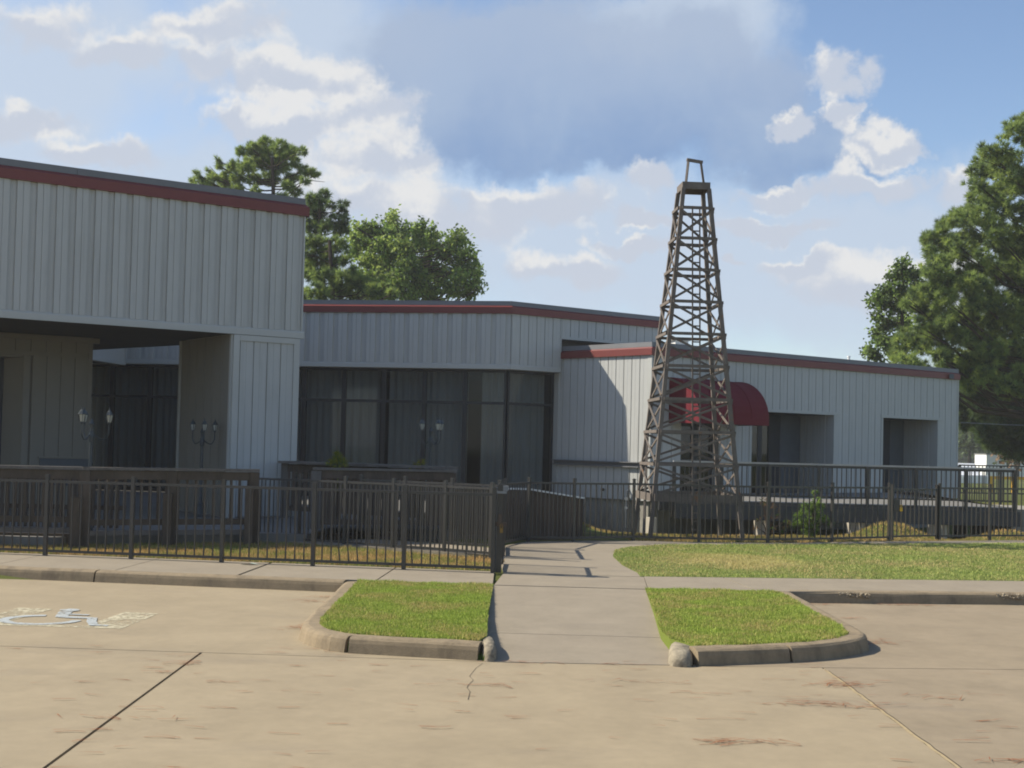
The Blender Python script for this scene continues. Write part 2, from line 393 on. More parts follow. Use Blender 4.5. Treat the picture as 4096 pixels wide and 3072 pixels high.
def panel_mesh(w, h, kind, mat):
    key = (round(w, 3), round(h, 3), kind, mat)
    if key not in PANELS:
        r = .042
        if kind == 'wide':
            pr = [(0, .001), (.004, r), (.31 * w - .006, r), (.31 * w - .003, r - .010), (.31 * w + .003, r - .010), (.31 * w + .006, r), (.64 * w, r), (.64 * w + .008, .003), (.80 * w, .003), (.81 * w, .007), (w - .012, .007), (w - .008, .001), (w, .001)]
        elif kind == 'flat':
            pr = [(0, .001), (.012, .001), (.016, .02), (w, .02)]
        else:
            r = .024
            pr = [(0, .001), (.016, .001), (.022, r), (.5 * w - .003, r), (.5 * w, r - .005), (.5 * w + .003, r), (w - .004, r), (w, .001)]
        n = len(pr); mb = MB()
        mb.add([(x, -y, 0) for x, y in pr] + [(x, -y, h) for x, y in pr] , [(i, i + 1, n + i + 1, n + i) for i in range(n - 1)])
        mb.add([(x, -y, h) for x, y in pr] + [(w, 0.02, h), (0, .02, h)], [tuple(range(n + 2))])
        PANELS[key] = mb.mesh('siding_panel', mat)
    return PANELS[key]
def siding(wall, parent, s0, s1, z0, z1, period, kind='ribbed', mat='siding', from_right=False, o=0.0, jit=True):
    n = max(1, int(round((s1 - s0) / period))); w = (s1 - s0) / n
    me = panel_mesh(w, z1 - z0, kind, mat)
    for i in range(n):
        dz = random.uniform(-.002, .002) if jit else 0
        x, y = wall.at(s0 + i * w, o); place('siding_panel', me, (x, y, z0 + dz), wall.a, parent)
def edge_trim(wall, parent, s0, s1, zb, zt, front=.16, e0=0, e1=0, out=.085, lip=None):
    mb = MB(); wall.sweep(mb, s0, s1, [(0, zb), (out, zb), (out, zb + front), (.03, zt - .125), (0, zt - .125)], e0, e1); mb.build('fascia_band', 'red_metal', parent)
    L = s1 - s0; k = max(1, int(L / 3.1)); 
    for i in range(k):
        a, b = s0 + L * i / k, s0 + L * (i + 1) / k
        mb = MB(); wall.sweep(mb, a + (.003 if i else 0), b - (.003 if i < k - 1 else .0), [(-.3, zt - .122), (.028, zt - .122), (.02, zt), (-.3, zt)], e0 if i == 0 else 0, e1 if i == k - 1 else 0)
        mb.build('coping', 'coping_grey', parent)
#BODY
# ================================================================== GROUND
def sstep(a, b, x):
    t = np.clip((x - a) / (b - a), 0, 1); return t * t * (3 - 2 * t)
def ground_z(x, y):
    x = np.asarray(x, float); y = np.asarray(y, float)
    z = -.32 + .30 * sstep(14.6, 15.2, y)
    fall = sstep(22.6, 31.0, y) * sstep(1.3, 2.4, x)
    z = z - .50 * fall
    z = z + .38 * np.exp(-(((x - 8.08) / .72) ** 2 + ((y - 26.0) / .62) ** 2))
    z = z + .33 * np.exp(-(((x - 10.6) / .8) ** 2 + ((y - 26.1) / .62) ** 2))
    z = z + .45 * sstep(12.6, 15, x) * sstep(26, 32, y)
    z = z + .05 * np.sin(x * .7) * np.sin(y * .45) * sstep(23, 26, y) * sstep(2, 4, x)
    return z
def heightfield(name, xs, ys, mat):
    X, Y = np.meshgrid(xs, ys); Z = ground_z(X, Y); nx, ny = len(xs), len(ys)
    v = np.stack([X.ravel(), Y.ravel(), Z.ravel()], 1)
    i = np.arange((nx - 1) * (ny - 1)); r = i // (nx - 1); c = i % (nx - 1); a = r * nx + c
    f = np.stack([a, a + 1, a + nx + 1, a + nx], 1)
    me = bpy.data.meshes.new(name); me.from_pydata(v.tolist(), [], f.tolist()); me.materials.append(MATS[mat])
    me.polygons.foreach_set('use_smooth', [True] * len(me.polygons)); me.update()
    o = bpy.data.objects.new(name, me); attach(o, (0, 0, 0), None); return o
xs = np.unique(np.concatenate([[-900, -400, -150, -60], np.arange(-40, -2, 4), np.arange(-2, 20, .4), np.arange(20, 60, 4), [80, 150, 400, 900]]))
ys = np.unique(np.concatenate([[-400, -100, -40, -10, 5], np.arange(12, 45, .4), np.arange(45, 100, 5), [110, 150, 250, 500, 900, 1500]]))
meta(heightfield('ground', xs, ys, 'ground_grass'), kind='structure')

LOT = -.13
lot = struct_root('parking_lot', (0, 8, LOT))
def slab(parent, poly, z1, thick, mat, name='slab', inset=.0):
    mb = MB(); mb.prism([tuple(p[:2]) for p in poly], [(-thick + (z1 if not isinstance(z1, list) else z1[i])) for i in range(len(poly))], z1 if isinstance(z1, list) else [z1] * len(poly))
    return mb.build(name, mat, parent)
g = .007
AL = lambda x: 10.10 - .048 * (x + .02) * (1 if x < -.02 else 0) + (.084 * (x - 1.37) if x > 1.37 else .036 * max(0, x + .02))
slab(lot, [(-26, AL(-26) + g), (-1.9, AL(-1.9) + g), (-.08, AL(-.08) + g), (-.08, 14.7), (-26, 17.9)], LOT, .12, 'lot_concrete')
slab(lot, [(1.45, AL(1.45) + g), (2.62, AL(2.62) + g), (30, AL(30) + g), (30, 18.5), (1.45, 14.8)], LOT, .12, 'lot_concrete_worn')
slab(lot, [(-26, AL(-26) - g), (-2.53 - g, AL(-2.52) - g), (-2.38 - g * 1.6, 3.5), (-2.3 - g * 1.6, -8), (-26, -8)], LOT, .12, 'lot_concrete')
slab(lot, [(-2.52 + g, AL(-2.52) - g), (-.02, AL(-.02) - g), (1.37, AL(1.37) - g), (2.62 - g, AL(2.62) - g), (2.57 - g, 4), (2.5, -8), (-2.3 + g * 1.6, -8), (-2.38 + g * 1.6, 3.5)], LOT, .12, 'lot_concrete')
slab(lot, [(2.62 + g, AL(2.62) - g), (30, AL(30) - g), (30, -8), (2.52, -8), (2.57 + g, 4)], LOT, .12, 'lot_concrete_worn')
mb = MB(); mb.box(-27, 31, -9, 14.9, LOT - .14, LOT - .015); mb.build('joint_filler', 'joint_filler', lot)

# ------------------------------------------------------------------ kerbs, islands, walks
def sweep_path(path, prof, mat, name, parent, caps=True):
    # prof: (inward distance, z); inward = left of travel
    P = [Vector((p[0], p[1])) for p in path]; n = len(P); mb = MB(); k = len(prof); vs_ = []
    for i in range(n):
        d0 = (P[i] - P[i - 1]).normalized() if i else (P[1] - P[0]).normalized()
        d1 = (P[i + 1] - P[i]).normalized() if i < n - 1 else d0
        t = (d0 + d1).normalized(); nrm = Vector((-t.y, t.x)); sc = 1 / max(.5, nrm.dot(Vector((-d0.y, d0.x))))
        for (a, z) in prof:
            q = P[i] + nrm * a * sc; vs_.append((q.x, q.y, z + random.uniform(-.003, .003)))
    fs = [(i * k + j, (i + 1) * k + j, (i + 1) * k + (j + 1) % k, i * k + (j + 1) % k) for i in range(n - 1) for j in range(k)]
    fs += [tuple(range(k)), tuple((n - 1) * k + j for j in range(k))[::-1]]
    mb.add(vs_, fs); return mb.build(name, mat, parent)
KP = [(-.02, LOT - .06), (-.012, LOT), (.006, -.05), (.018, -.018), (.04, -.003), (.07, .004), (.17, .004), (.18, -.10)]
def sub(a, b, step=.25):
    a, b = Vector(a), Vector(b); n = max(1, int((b - a).length / step)); return [tuple(a.lerp(b, i / n)) for i in range(n)]
kerb = struct_root('kerb', (0, 12, LOT))
KLY = lambda x: 14.49 - .137 * (x + 1.93)
# left straight kerb (three cast lengths), then round the left island
for a, b in ((-20, -10.02), (-10, -5.02), (-5, -1.94)):
    sweep_path(sub((a, KLY(a)), (b, KLY(b)), .4) + [(b, KLY(b))], KP, 'kerb_concrete', 'kerb_block', kerb)
isl = sub((-1.94, 14.47), (-1.88, 11.35), .3) + [(-1.87, 11.2), (-1.84, 11.0), (-1.76, 10.78), (-1.64, 10.60), (-1.5, 10.46), (-1.36, 10.38)]
sweep_path(isl, KP, 'kerb_concrete', 'kerb_block', kerb)
sweep_path(sub((-1.325, 10.36), (-.25, 10.16)) + [(-.235, 10.155)], KP, 'kerb_concrete', 'kerb_block', kerb)
sweep_path(sub((1.585, 10.15), (2.38, 10.42)) + [(2.40, 10.43)], KP, 'kerb_concrete', 'kerb_block', kerb)
isr = [(2.425, 10.44), (2.7, 10.58), (2.95, 10.76), (3.15, 10.96), (3.27, 11.15), (3.325, 11.35)] + sub((3.335, 11.5), (3.36, 14.5), .3) + [(3.36, 14.53)]
sweep_path(isr, KP, 'kerb_concrete', 'kerb_block', kerb)
KRY = lambda x: 14.52 + .122 * (x - 3.36)
for a, b in ((3.36, 9.5), (9.52, 16), (16.02, 26)):
    sweep_path(sub((a, KRY(a)), (b, KRY(b)), .4) + [(b, KRY(b))], KP, 'kerb_concrete', 'kerb_block', kerb)
# rounded end stones beside the ramp
def stone(cx, cy, a, lx, ly, h, seed):
    rr = random.Random(seed); mb = MB(); n, mrings = 14, 7; vs_ = []
    for j in range(mrings):
        ph = j / (mrings - 1); z = LOT - .02 + h * math.sin(ph * math.pi / 2) ** 1.1; s_ = (math.cos(ph * math.pi / 2)) ** .34
        for i in range(n):
            t = 2 * math.pi * i / n; ex = .62
            x = lx * math.copysign(abs(math.cos(t)) ** ex, math.cos(t)) * s_; y = ly * math.copysign(abs(math.sin(t)) ** ex, math.sin(t)) * s_
            k = 1 + rr.uniform(-.03, .03); x, y = x * k, y * k
            vs_.append((cx + x * math.cos(a) - y * math.sin(a), cy + x * math.sin(a) + y * math.cos(a), z))
    fs = [(j * n + i, j * n + (i + 1) % n, (j + 1) * n + (i + 1) % n, (j + 1) * n + i) for j in range(mrings - 1) for i in range(n)]
    mb.add(vs_, fs); return mb.build('kerb_end', 'stone_concrete', kerb, smooth=True)
stone(-.155, 10.44, R(4), .07, .34, .150, 1); stone(1.475, 10.42, R(-8), .11, .36, .145, 2)
# broken places on the right kerb
def rubble(x, y, w, n):
    mb = MB()
    for i in range(n):
        cx, cy, cz = x + random.uniform(-w, w) * .5, y + random.uniform(-.01, .03), -.02 + random.uniform(-.045, .015); r_ = random.uniform(.008, .02)
        pts = [(cx + r_ * math.cos(t) * random.uniform(.7, 1.3), cy + r_ * .8 * math.sin(t), cz + random.uniform(-.008, .008)) for t in (0, 1.2, 2.5, 3.8, 5)]
        mb.add(pts + [(cx, cy, cz + r_ * .8), (cx, cy, cz - r_ * .6)], [(i_, (i_ + 1) % 5, 5) for i_ in range(5)] + [((i_ + 1) % 5, i_, 6) for i_ in range(5)])
    mb.build('broken_edge', 'broken_concrete', kerb, 'crumbled pale edge')
rubble(4.12, KRY(4.12), .36, 110); rubble(6.05, KRY(6.05), .34, 90)

GRASSY = []
lawn_l = [(-1.76, 14.50), (-1.72, 11.4), (-1.68, 11.05), (-1.55, 10.74), (-1.36, 10.55), (-.85, 10.44), (-.24, 10.33), (-.17, 10.62), (-.19, 12), (-.17, 14.46)]
lawn_r = [(1.61, 14.40), (1.50, 12.6), (1.40, 11.2), (1.42, 10.7), (1.60, 10.34), (2.0, 10.46), (2.6, 10.70), (2.95, 10.96), (3.12, 11.25), (3.17, 11.7), (3.18, 14.2), (3.1, 14.46)]
for nm, poly in (('left', lawn_l), ('right', lawn_r)):
    mb = MB(); mb.prism(poly, -.12, .004); o = mb.build('grass_island', 'grass_green'); meta(o, kind='structure')
# ramp and walk
walk = struct_root('walkway', (.7, 13, 0))
WL = lambda y: -.03 - .14 * (y - 10.1) / 4.3
ymid = 11.25
slab(walk, [(-.10, 10.10 + g), (1.47, 10.15 + g), (1.52, ymid - g), (-.24, ymid + .06 - g)], [LOT + .002, LOT + .002, -.075, -.075], .12, 'walk_concrete')
slab(walk, [(-.24, ymid + .06 + g), (1.52, ymid + g), (1.70, 14.42), (-.22, 14.48)], [-.075, -.075, -.004, -.004], .12, 'walk_concrete')
slab(walk, [(-.16, 14.50), (1.64, 14.44), (1.74, 15.78), (-.06, 15.82)], 0, .12, 'walk_concrete')
NW = [(-.06, 15.85), (1.73, 15.81), (1.74, 16.3), (1.62, 17.3), (1.60, 18.6), (1.72, 19.8), (2.05, 20.5), (2.61, 21.1), (6.2, 22.35), (9.9, 23.61), (17, 25.9), (17, 26.6), (9.9, 24.35), (7.2, 23.28), (5.5, 22.5), (4.6, 22.12), (3.4, 21.95), (2.2, 21.9), (1.0, 21.5), (.25, 21.0), (-.05, 20.2), (-.12, 18.2), (-.1, 17)]
def tri_sheet(name, poly, z, mat, parent=None, thick=.1):
    import bmesh
    bm = bmesh.new(); vs_ = [bm.verts.new((p[0], p[1], z)) for p in poly]; f = bm.faces.new(vs_)
    if f.normal.z < 0: f.normal_flip()
    bmesh.ops.triangulate(bm, faces=[f]); r_ = bmesh.ops.extrude_face_region(bm, geom=bm.faces[:])
    for v in [e for e in r_['geom'] if isinstance(e, bmesh.types.BMVert)]: v.co.z -= thick
    bmesh.ops.recalc_face_normals(bm, faces=bm.faces[:])
    me = bpy.data.meshes.new(name); bm.to_mesh(me); bm.free(); me.materials.append(MATS[mat])
    o = bpy.data.objects.new(name, me); return attach(o, (0, 0, 0) if parent is None else WORLDLOC[parent.name] * 0, parent)
tri_sheet('slab', NW, 0.0, 'walk_concrete', walk)
# inner path from the gate to the terrace
ip = [G(2005, 2245), G(1978, 2229), G(1776, 2216), G(1568, 2200), G(1376, 2188), G(1185, 2176), G(1020, 2158), G(1030, 2136), G(1224, 2137), G(1400, 2160), G(1628, 2171), G(1830, 2186), G(2012, 2202)]
tri_sheet('slab', ip, .03, 'walk_concrete', walk)
# pavement along the left kerb and along the right kerb
pave = struct_root('sidewalk', (0, 15, 0))
FL = lambda x: 15.83 - .143 * (x + .14)                       # line of the left fence
js = [-20, -15.2, -11.0, -8.2, G(60, 2245).x, G(530, 2266).x, G(1013, 2282).x, G(1547, 2299).x, -.17]
wd = [.008, .008, .008, .006, .007, .02, .010, .010]
for i in range(len(js) - 1):
    a, b = js[i], js[i + 1]; sh = .12 if i > 3 else .2
    slab(pave, [(a + wd[max(i - 1, 0)] - .06, KLY(a) + .188), (b - wd[i] - .06 * (i < 7), KLY(b) + .188), (b - wd[i] + .03 * (i < 7), FL(b) + .18), (a + wd[max(i - 1, 0)] + .03, FL(a) + .18)], .002, .1, 'walk_concrete', 'paving_slab')
LB = lambda x: 15.83 + .112 * (x - 1.73)
jr = [1.645, 2.93, 7.4, 11.5, 16, 24]
for i in range(len(jr) - 1):
    a, b = jr[i] + .008, jr[i + 1] - .008
    fr = lambda x: max(14.43, KRY(x) + .19) if x > 3.2 else 14.47
    slab(pave, [(a, fr(a)), (b, fr(b)), (b - .14, LB(b)), (a - .14 * (i > 0) + .095 * (i == 0), LB(a))], .002, .1, 'walk_concrete', 'paving_slab')
# terrace in front of the left and middle buildings
terr = [(-15, 18.3), (-6.7, 17.85), (-6.2, 18.35), (-4.3, 19.2), (-3.95, 19.6), (-3.2, 19.65), (-3.1, 21.3), (-1.0, 21.35), (-.8, 21.75), (.3, 21.75), (1.25, 22.4), (1.7, 32.3), (1.3, 33.6), (-16, 36)]
o = tri_sheet('terrace', terr, .15, 'terrace_concrete', thick=.3); meta(o, kind='structure')
# lawns
lawn_big = [ (4, 16.08), (6.87, 16.4), (11, 16.86), (17, 17.5), (17, 25.85), (9.9, 23.57), (6.2, 22.3), (2.58, 21.07), (2.03, 20.5), (1.71, 19.8), (1.58, 18.6), (1.60, 17.3), (1.71, 16.3), (1.70, 15.82)]
yard = [(-16, FL(-16) + .2), (-.2, FL(-.2) + .2), (-.06, 17.4), (-.45, 17.75), (-1.4, 18.2), (-2.1, 18.7), (-3.2, 19.3), (-4.2, 19.4), (-5, 18.9), (-6.8, 17.95), (-16, 18.25)]
for nm, poly, mat in (('lawn', lawn_big, 'grass_mixed'), ('yard', yard, 'grass_dry')):
    meta(tri_sheet(nm, poly, .004, mat, thick=.1), kind='structure')

def in_poly(px_, py_, poly):
    inside = np.zeros(len(px_), bool); n = len(poly)
    for i in range(n):
        x0, y0 = poly[i][:2]; x1, y1 = poly[(i + 1) % n][:2]
        if y0 == y1: continue
        c = ((y0 > py_) != (y1 > py_)) & (px_ < (x1 - x0) * (py_ - y0) / (y1 - y0) + x0); inside ^= c
    return inside
def tri_soup(name, V, tint, mat, kind=None, parent=None, mats=None, matidx=None):
    n = len(V) // 3; me = bpy.data.meshes.new(name)
    me.vertices.add(len(V)); me.vertices.foreach_set('co', V.astype(np.float32).ravel())
    me.loops.add(len(V)); me.loops.foreach_set('vertex_index', np.arange(len(V), dtype=np.int32))
    me.polygons.add(n); me.polygons.foreach_set('loop_start', np.arange(0, len(V), 3, dtype=np.int32))
    me.update(calc_edges=True)
    at = me.attributes.new('tint', 'FLOAT', 'POINT'); at.data.foreach_set('value', tint.astype(np.float32))
    for mm in (mats or [mat]): me.materials.append(MATS[mm])
    if matidx is not None: me.polygons.foreach_set('material_index', matidx.astype(np.int32))
    o = bpy.data.objects.new(name, me); attach(o, (0, 0, 0), None)
    if parent is not None:
        o.parent = parent; o.location = -WORLDLOC[parent.name]
    return meta(o, kind=kind)
def blades(name, poly, n, h0, h1, wid, mat, zf=None, lean=.6):
    xs_ = [p[0] for p in poly]; ys_ = [p[1] for p in poly]
    x = rng.uniform(min(xs_), max(xs_), n); y = rng.uniform(min(ys_), max(ys_), n)
    k = in_poly(x, y, poly); x, y = x[k], y[k]; n = len(x)
    z = np.full(n, .0) if zf is None else zf(x, y)
    clump = .7 + .6 * (np.sin(x * 9.1 + 2 * np.sin(y * 5.3)) * np.sin(y * 8.7 + 1.7 * np.sin(x * 4.1)) * .5 + .5)
    h = rng.uniform(h0, h1, n) * clump; a = rng.uniform(0, 2 * np.pi, n); la = rng.uniform(0, 2 * np.pi, n); le = rng.uniform(0, lean, n) * h
    w = wid * rng.uniform(.6, 1.3, n)
    p0 = np.stack([x - np.cos(a) * w / 2, y - np.sin(a) * w / 2, z], 1); p1 = np.stack([x + np.cos(a) * w / 2, y + np.sin(a) * w / 2, z], 1)
    p2 = np.stack([x + np.cos(la) * le, y + np.sin(la) * le, z + h], 1)
    V = np.stack([p0, p1, p2], 1).reshape(-1, 3); t = np.repeat(rng.uniform(0, 1, n), 3)
    return tri_soup(name, V, t, mat, 'stuff')
blades('grass', lawn_l, 80000, .015, .04, .011, 'grass_green'); blades('grass', lawn_r, 80000, .015, .04, .011, 'grass_green')
blades('grass', lawn_big, 330000, .012, .034, .016, 'grass_mixed')
vis_yard = [(-8.5, FL(-8.5) + .15)] + yard[1:10] + [(-8.5, 18.0)]
blades('grass', vis_yard, 70000, .02, .06, .016, 'grass_dry')
strip = [(2.2, 21.95), (5.5, 22.55), (9.9, 24.4), (15, 26.1), (15, 26.9), (5.5, 26.9), (5.5, 29.5), (1.6, 30.4)]
blades('grass', strip, 110000, .02, .07, .018, 'grass_dry', ground_z)
under = [(6.5, 26.8), (15.5, 26.8), (15.5, 31), (6.5, 31)]
blades('grass', under, 70000, .02, .05, .02, 'grass_dry', ground_z)

# faded wheelchair symbol on the left bay
sym = thing('parking_symbol', (-4.25, 12.0, LOT), 'worn pale blue and white wheelchair symbol painted on the left parking bay', 'road marking')
zs = LOT + .003
mb = MB(); Z_ = zs
for q in ([(-5.02, 11.42), (-4.72, 11.40), (-4.62, 12.52), (-4.98, 12.56)], [(-4.715, 11.40), (-3.93, 11.37), (-3.93, 11.50), (-4.705, 11.53)], [(-3.925, 11.37), (-3.55, 11.36), (-3.50, 12.38), (-3.86, 12.44)]):
    mb.add([(*p_, Z_) for p_ in q], [(0, 1, 2, 3)])
mb.build('worn_ground', 'white_paint', sym, kind='stuff')
def stroke(mb, pts, w, z):
    P = [Vector(p) for p in pts]
    L, R_ = [], []
    for i, p in enumerate(P):
        d = (P[min(i + 1, len(P) - 1)] - P[max(i - 1, 0)]).normalized(); nn = Vector((-d.y, d.x)) * (w / 2) * random.uniform(.85, 1.1)
        L.append((p.x + nn.x, p.y + nn.y, z)); R_.append((p.x - nn.x, p.y - nn.y, z))
    n = len(P); mb.add(L + R_, [(i, n + i, n + i + 1, i + 1) for i in range(n - 1)])
mb = MB(); zs += .003
wheel = [(-4.45 + .34 * math.cos(t), 11.78 + .28 * math.sin(t)) for t in np.arange(R(100), R(375), R(11))]
stroke(mb, wheel, .10, zs); stroke(mb, [(-4.42, 12.35), (-4.38, 12.15), (-4.33, 11.98)], .13, zs + .0005); stroke(mb, [(-4.36, 12.0), (-4.12, 11.96), (-4.03, 11.95)], .10, zs + .001)
stroke(mb, [(-4.03, 11.98), (-3.95, 11.72), (-3.86, 11.52), (-3.72, 11.5)], .09, zs + .0015); stroke(mb, [(-4.36, 12.17), (-4.12, 12.15)], .07, zs + .002)
c0 = len(mb.v); mb.add([(-4.42 + .1 * math.cos(t), 12.45 + .09 * math.sin(t), zs + .0025) for t in np.arange(0, 6.28, .5)], [tuple(range(13))])
mb.build('symbol', 'blue_paint', sym)
# wandering crack in the middle slab
mb = MB(); P = [G(*q, LOT) for q in ((1930, 2655), (1905, 2672), (1890, 2690), (1878, 2706), (1893, 2722), (1874, 2740), (1868, 2752), (1880, 2768), (1872, 2800))]
stroke(mb, [(p.x, p.y) for p in P], .0035, LOT + .003); mb.build('crack', 'joint_filler', lot)

mb = MB(); P = [(2.62 - .05 * t_ + random.uniform(-.006, .006), 10.05 - 6 * t_) for t_ in np.linspace(0, 1, 50)]
stroke(mb, P, .024, LOT + .003); mb.build('joint_sand', 'joint_sand', lot, 'sand and needles filling the joint')
mb = MB(); stroke(mb, [(x + .014, y) for x, y in P], .006, LOT + .005); mb.build('crack', 'joint_filler', lot)
# ================================================================== BUILDINGS
def inset_box(name, poly, z0, z1, mat, parent, label=None):
    mb = MB(); mb.prism(poly, z0, z1); return mb.build(name, mat, parent, label)
# ---------------------------------------------------------------- left building with the deep porch
SOF = 3.64
lb = thing('porch_building', (-8, 24, .15), 'tall grey ribbed metal building with red roof band and dark open porch at left', 'building')
PORCH = Wall((-4.175, 23.94), 31.9 + 180)
pl = 8.6
PW = Wall(PORCH.at(pl) if False else (-4.175 - pl * math.cos(R(31.9)), 23.94 - pl * math.sin(R(31.9))), 31.9)   # s from the far left end
right_side = (-4.175 - .528 * 3.2, 23.94 + .849 * 3.2)
leftend = PW.at(0)
slab_poly = [PW.at(0, -.03), PW.at(pl, -.03), right_side, (-7.19, 26.55), (-9.96, 28.79), (-11.5, 30), (-17, 30), (-17, leftend[1] + .2)]
inset_box('porch_roof', slab_poly, SOF + .03, 6.24, 'roof_grey', lb)
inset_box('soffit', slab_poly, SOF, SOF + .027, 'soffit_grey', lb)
siding(PW, lb, 0, pl, SOF + .13, 6.06, .336, 'wide')
mb = MB(); PW.sweep(mb, -.02, pl + .06, [(-.02, SOF - .012), (.05, SOF - .012), (.05, SOF + .10), (.036, SOF + .13), (-.02, SOF + .13)]); mb.build('bottom_trim', 'trim_white', lb)
mb = MB(); PW.box(mb, pl - .002, pl + .03, -.25, .038, SOF + .13, 6.06); mb.build('corner_trim', 'trim_white', lb)
edge_trim(PW, lb, 0, pl, 6.03, 6.38, .17, e1=1.0)
RS = Wall(PORCH.at(0), 31.9 + 90)
siding(RS, lb, .03, 3.2, SOF + .13, 6.06, .336, 'wide')
edge_trim(RS, lb, 0, 3.2, 6.03, 6.38, .17, e0=1.0)
# pier at the right end of the porch
fa = Wall((-5.32, 23.23), 31.9); fl = 1.33
fb = Wall((-6.82, 25.18), -52.4); bl = 2.46
inset_box('pier_core', [(-5.32, 23.26), (-4.21, 23.95), (-5.5, 25.7), (-6.70, 25.1)], .15, SOF, 'siding', lb)
siding(fa, lb, .12, fl - .12, .17, SOF - .13, .272, 'ribbed', o=.0)
for a_, b_ in ((0, .12), (fl - .12, fl)): mb = MB(); fa.box(mb, a_, b_, -.1, .045, .15, SOF - .02); mb.build('corner_trim', 'trim_white', lb)
mb = MB(); fa.box(mb, .121, fl - .121, -.02, .05, SOF - .13, SOF - .022); mb.build('head_trim', 'trim_white', lb)
siding(fb, lb, .06, bl - .07, .17, SOF - .02, .36, 'ribbed', 'porch_siding_shaded')
for a_, b_ in ((-.03, .06), (bl - .07, bl - .002)): mb = MB(); fb.box(mb, a_, b_, -.05, .04, .15, SOF - .02); mb.build('corner_trim', 'trim_white', lb)
# inner wall of the porch with its doorway
iw = Wall((-13.5, 24.40 + (-13.5 + 9.70) * math.tan(R(30.2))), 30.2); il = (-8.60 + 13.5) / math.cos(R(30.2))
dl = (-9.74 + 13.5) / math.cos(R(30.2)); d0 = dl - 1.8
e_ = iw.at(il); q_ = (e_[0] - .5 * 3, e_[1] + .86 * 3)
inset_box('inner_wall', [iw.at(dl, -.03), iw.at(il, -.03), q_, (q_[0] - 3, q_[1] - 1.7)], .15, SOF, 'porch_siding_shaded', lb)
inset_box('inner_wall', [iw.at(0, -.03), iw.at(d0, -.03), iw.at(d0, -2), iw.at(0, -2)], .15, SOF, 'porch_siding_shaded', lb)
inset_box('inner_wall', [iw.at(d0, -.03), iw.at(dl, -.03), iw.at(dl, -.5), iw.at(d0, -.5)], 3.16, SOF, 'porch_siding_shaded', lb)
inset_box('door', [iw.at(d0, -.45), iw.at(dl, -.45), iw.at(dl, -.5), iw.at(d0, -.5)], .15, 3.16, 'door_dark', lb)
siding(iw, lb, dl + .16, il - .08, .17, 3.2, .30, 'flat', 'porch_siding_shaded'); siding(iw, lb, d0 - .1, il - .05, 3.30, SOF - .12, .30, 'flat', 'porch_siding_shaded')
for a_, b_, c_ in ((dl, dl + .13, 3.2), (il - .08, il, SOF - .02)): mb = MB(); iw.box(mb, a_, b_, -.1, .035, .15, c_); mb.build('corner_trim', 'porch_siding_shaded', lb)
mb = MB(); iw.box(mb, d0 - .1, dl + .35, -.05, .06, 3.2, 3.285); mb.build('door_head', 'porch_siding_shaded', lb)
mb = MB(); iw.box(mb, d0 - .1, il + .12, -.05, .09, SOF - .12, SOF - .02); mb.build('head_trim', 'porch_siding_shaded', lb)
inset_box('sun_block_wall', [(-10.25, 27.0), (-10.05, 27.6), (-11.75, 33.7), (-12.0, 33.6)], .15, SOF - .01, 'porch_siding_shaded', lb)  # added wall, out of view, keeps sun off the porch terrace
v0 = dl + .36; mb = MB(); iw.box(mb, v0, v0 + .95, .021, .07, .62, 1.16); mb.build('vent_panel', 'slate', lb)
mb = MB(); iw.box(mb, v0 - .03, v0 + .98, .021, .10, 1.163, 1.20); mb.build('vent_hood', 'porch_siding_shaded', lb)

# ---------------------------------------------------------------- middle building with the window wall
mbld = thing('window_building', (-1, 33, .15), 'low grey metal building with bent front of tall curtained windows, middle of the complex', 'building')
CA, CB = -8.5, 34.6
c0 = (-.08, 31.9)
cl_len = 13.0
CL = Wall((c0[0] - cl_len * math.cos(R(CA)), c0[1] - cl_len * math.sin(R(CA))), CA)      # s ends at the bend
CR = Wall(c0, CB); cr_len = 5.12; cr_mid = 1.60
SC, ZB, ZT = 3.63, 5.07, 5.40
li = lambda s: 0
roof = [CL.at(0, -.04), CL.at(cl_len, -.04), CR.at(cr_mid, -.04), CR.at(cr_mid, -.55), CR.at(cr_len, -.55), CR.at(cr_len, -6), CL.at(cl_len, -8), CL.at(0, -8)]
inset_box('roof', roof, SC + .03, 5.26, 'roof_grey', mbld)
inset_box('roof', [CR.at(cr_mid + .003, -.04), CR.at(cr_len, -.04), CR.at(cr_len, -.547), CR.at(cr_mid + .003, -.547)], 4.60, 5.26, 'roof_grey', mbld)
siding(CL, mbld, 1.0, cl_len, SC + .12, 5.10, .385, 'wide')
siding(CR, mbld, .012, cr_mid, SC + .12, 5.10, .265, 'ribbed'); siding(CR, mbld, cr_mid + .03, cr_len, 4.60, 5.10, .29, 'ribbed')
mb = MB(); CL.sweep(mb, 1.0, cl_len, [(-.3, SC - .01), (.045, SC - .01), (.045, SC + .09), (.036, SC + .12), (-.3, SC + .12)], 0, .39); mb.build('bottom_trim', 'trim_white', mbld)
mb = MB(); CR.sweep(mb, .003, cr_mid + .02, [(-.3, SC - .01), (.045, SC - .01), (.045, SC + .09), (.036, SC + .12), (-.3, SC + .12)], .39, 0); mb.build('bottom_trim', 'trim_white', mbld)
mb = MB(); CR.sweep(mb, cr_mid + .03, cr_len, [(-.3, 4.52), (.045, 4.52), (.045, 4.598), (-.3, 4.598)]); CR.box(mb, cr_mid - .002, cr_mid + .03, -.3, .04, SC - .01, 5.06); mb.build('bottom_trim', 'trim_white', mbld)
edge_trim(CL, mbld, 1.0, cl_len, ZB, ZT, .165, e1=.39); edge_trim(CR, mbld, 0, cr_len, ZB, ZT, .165, e0=.39)
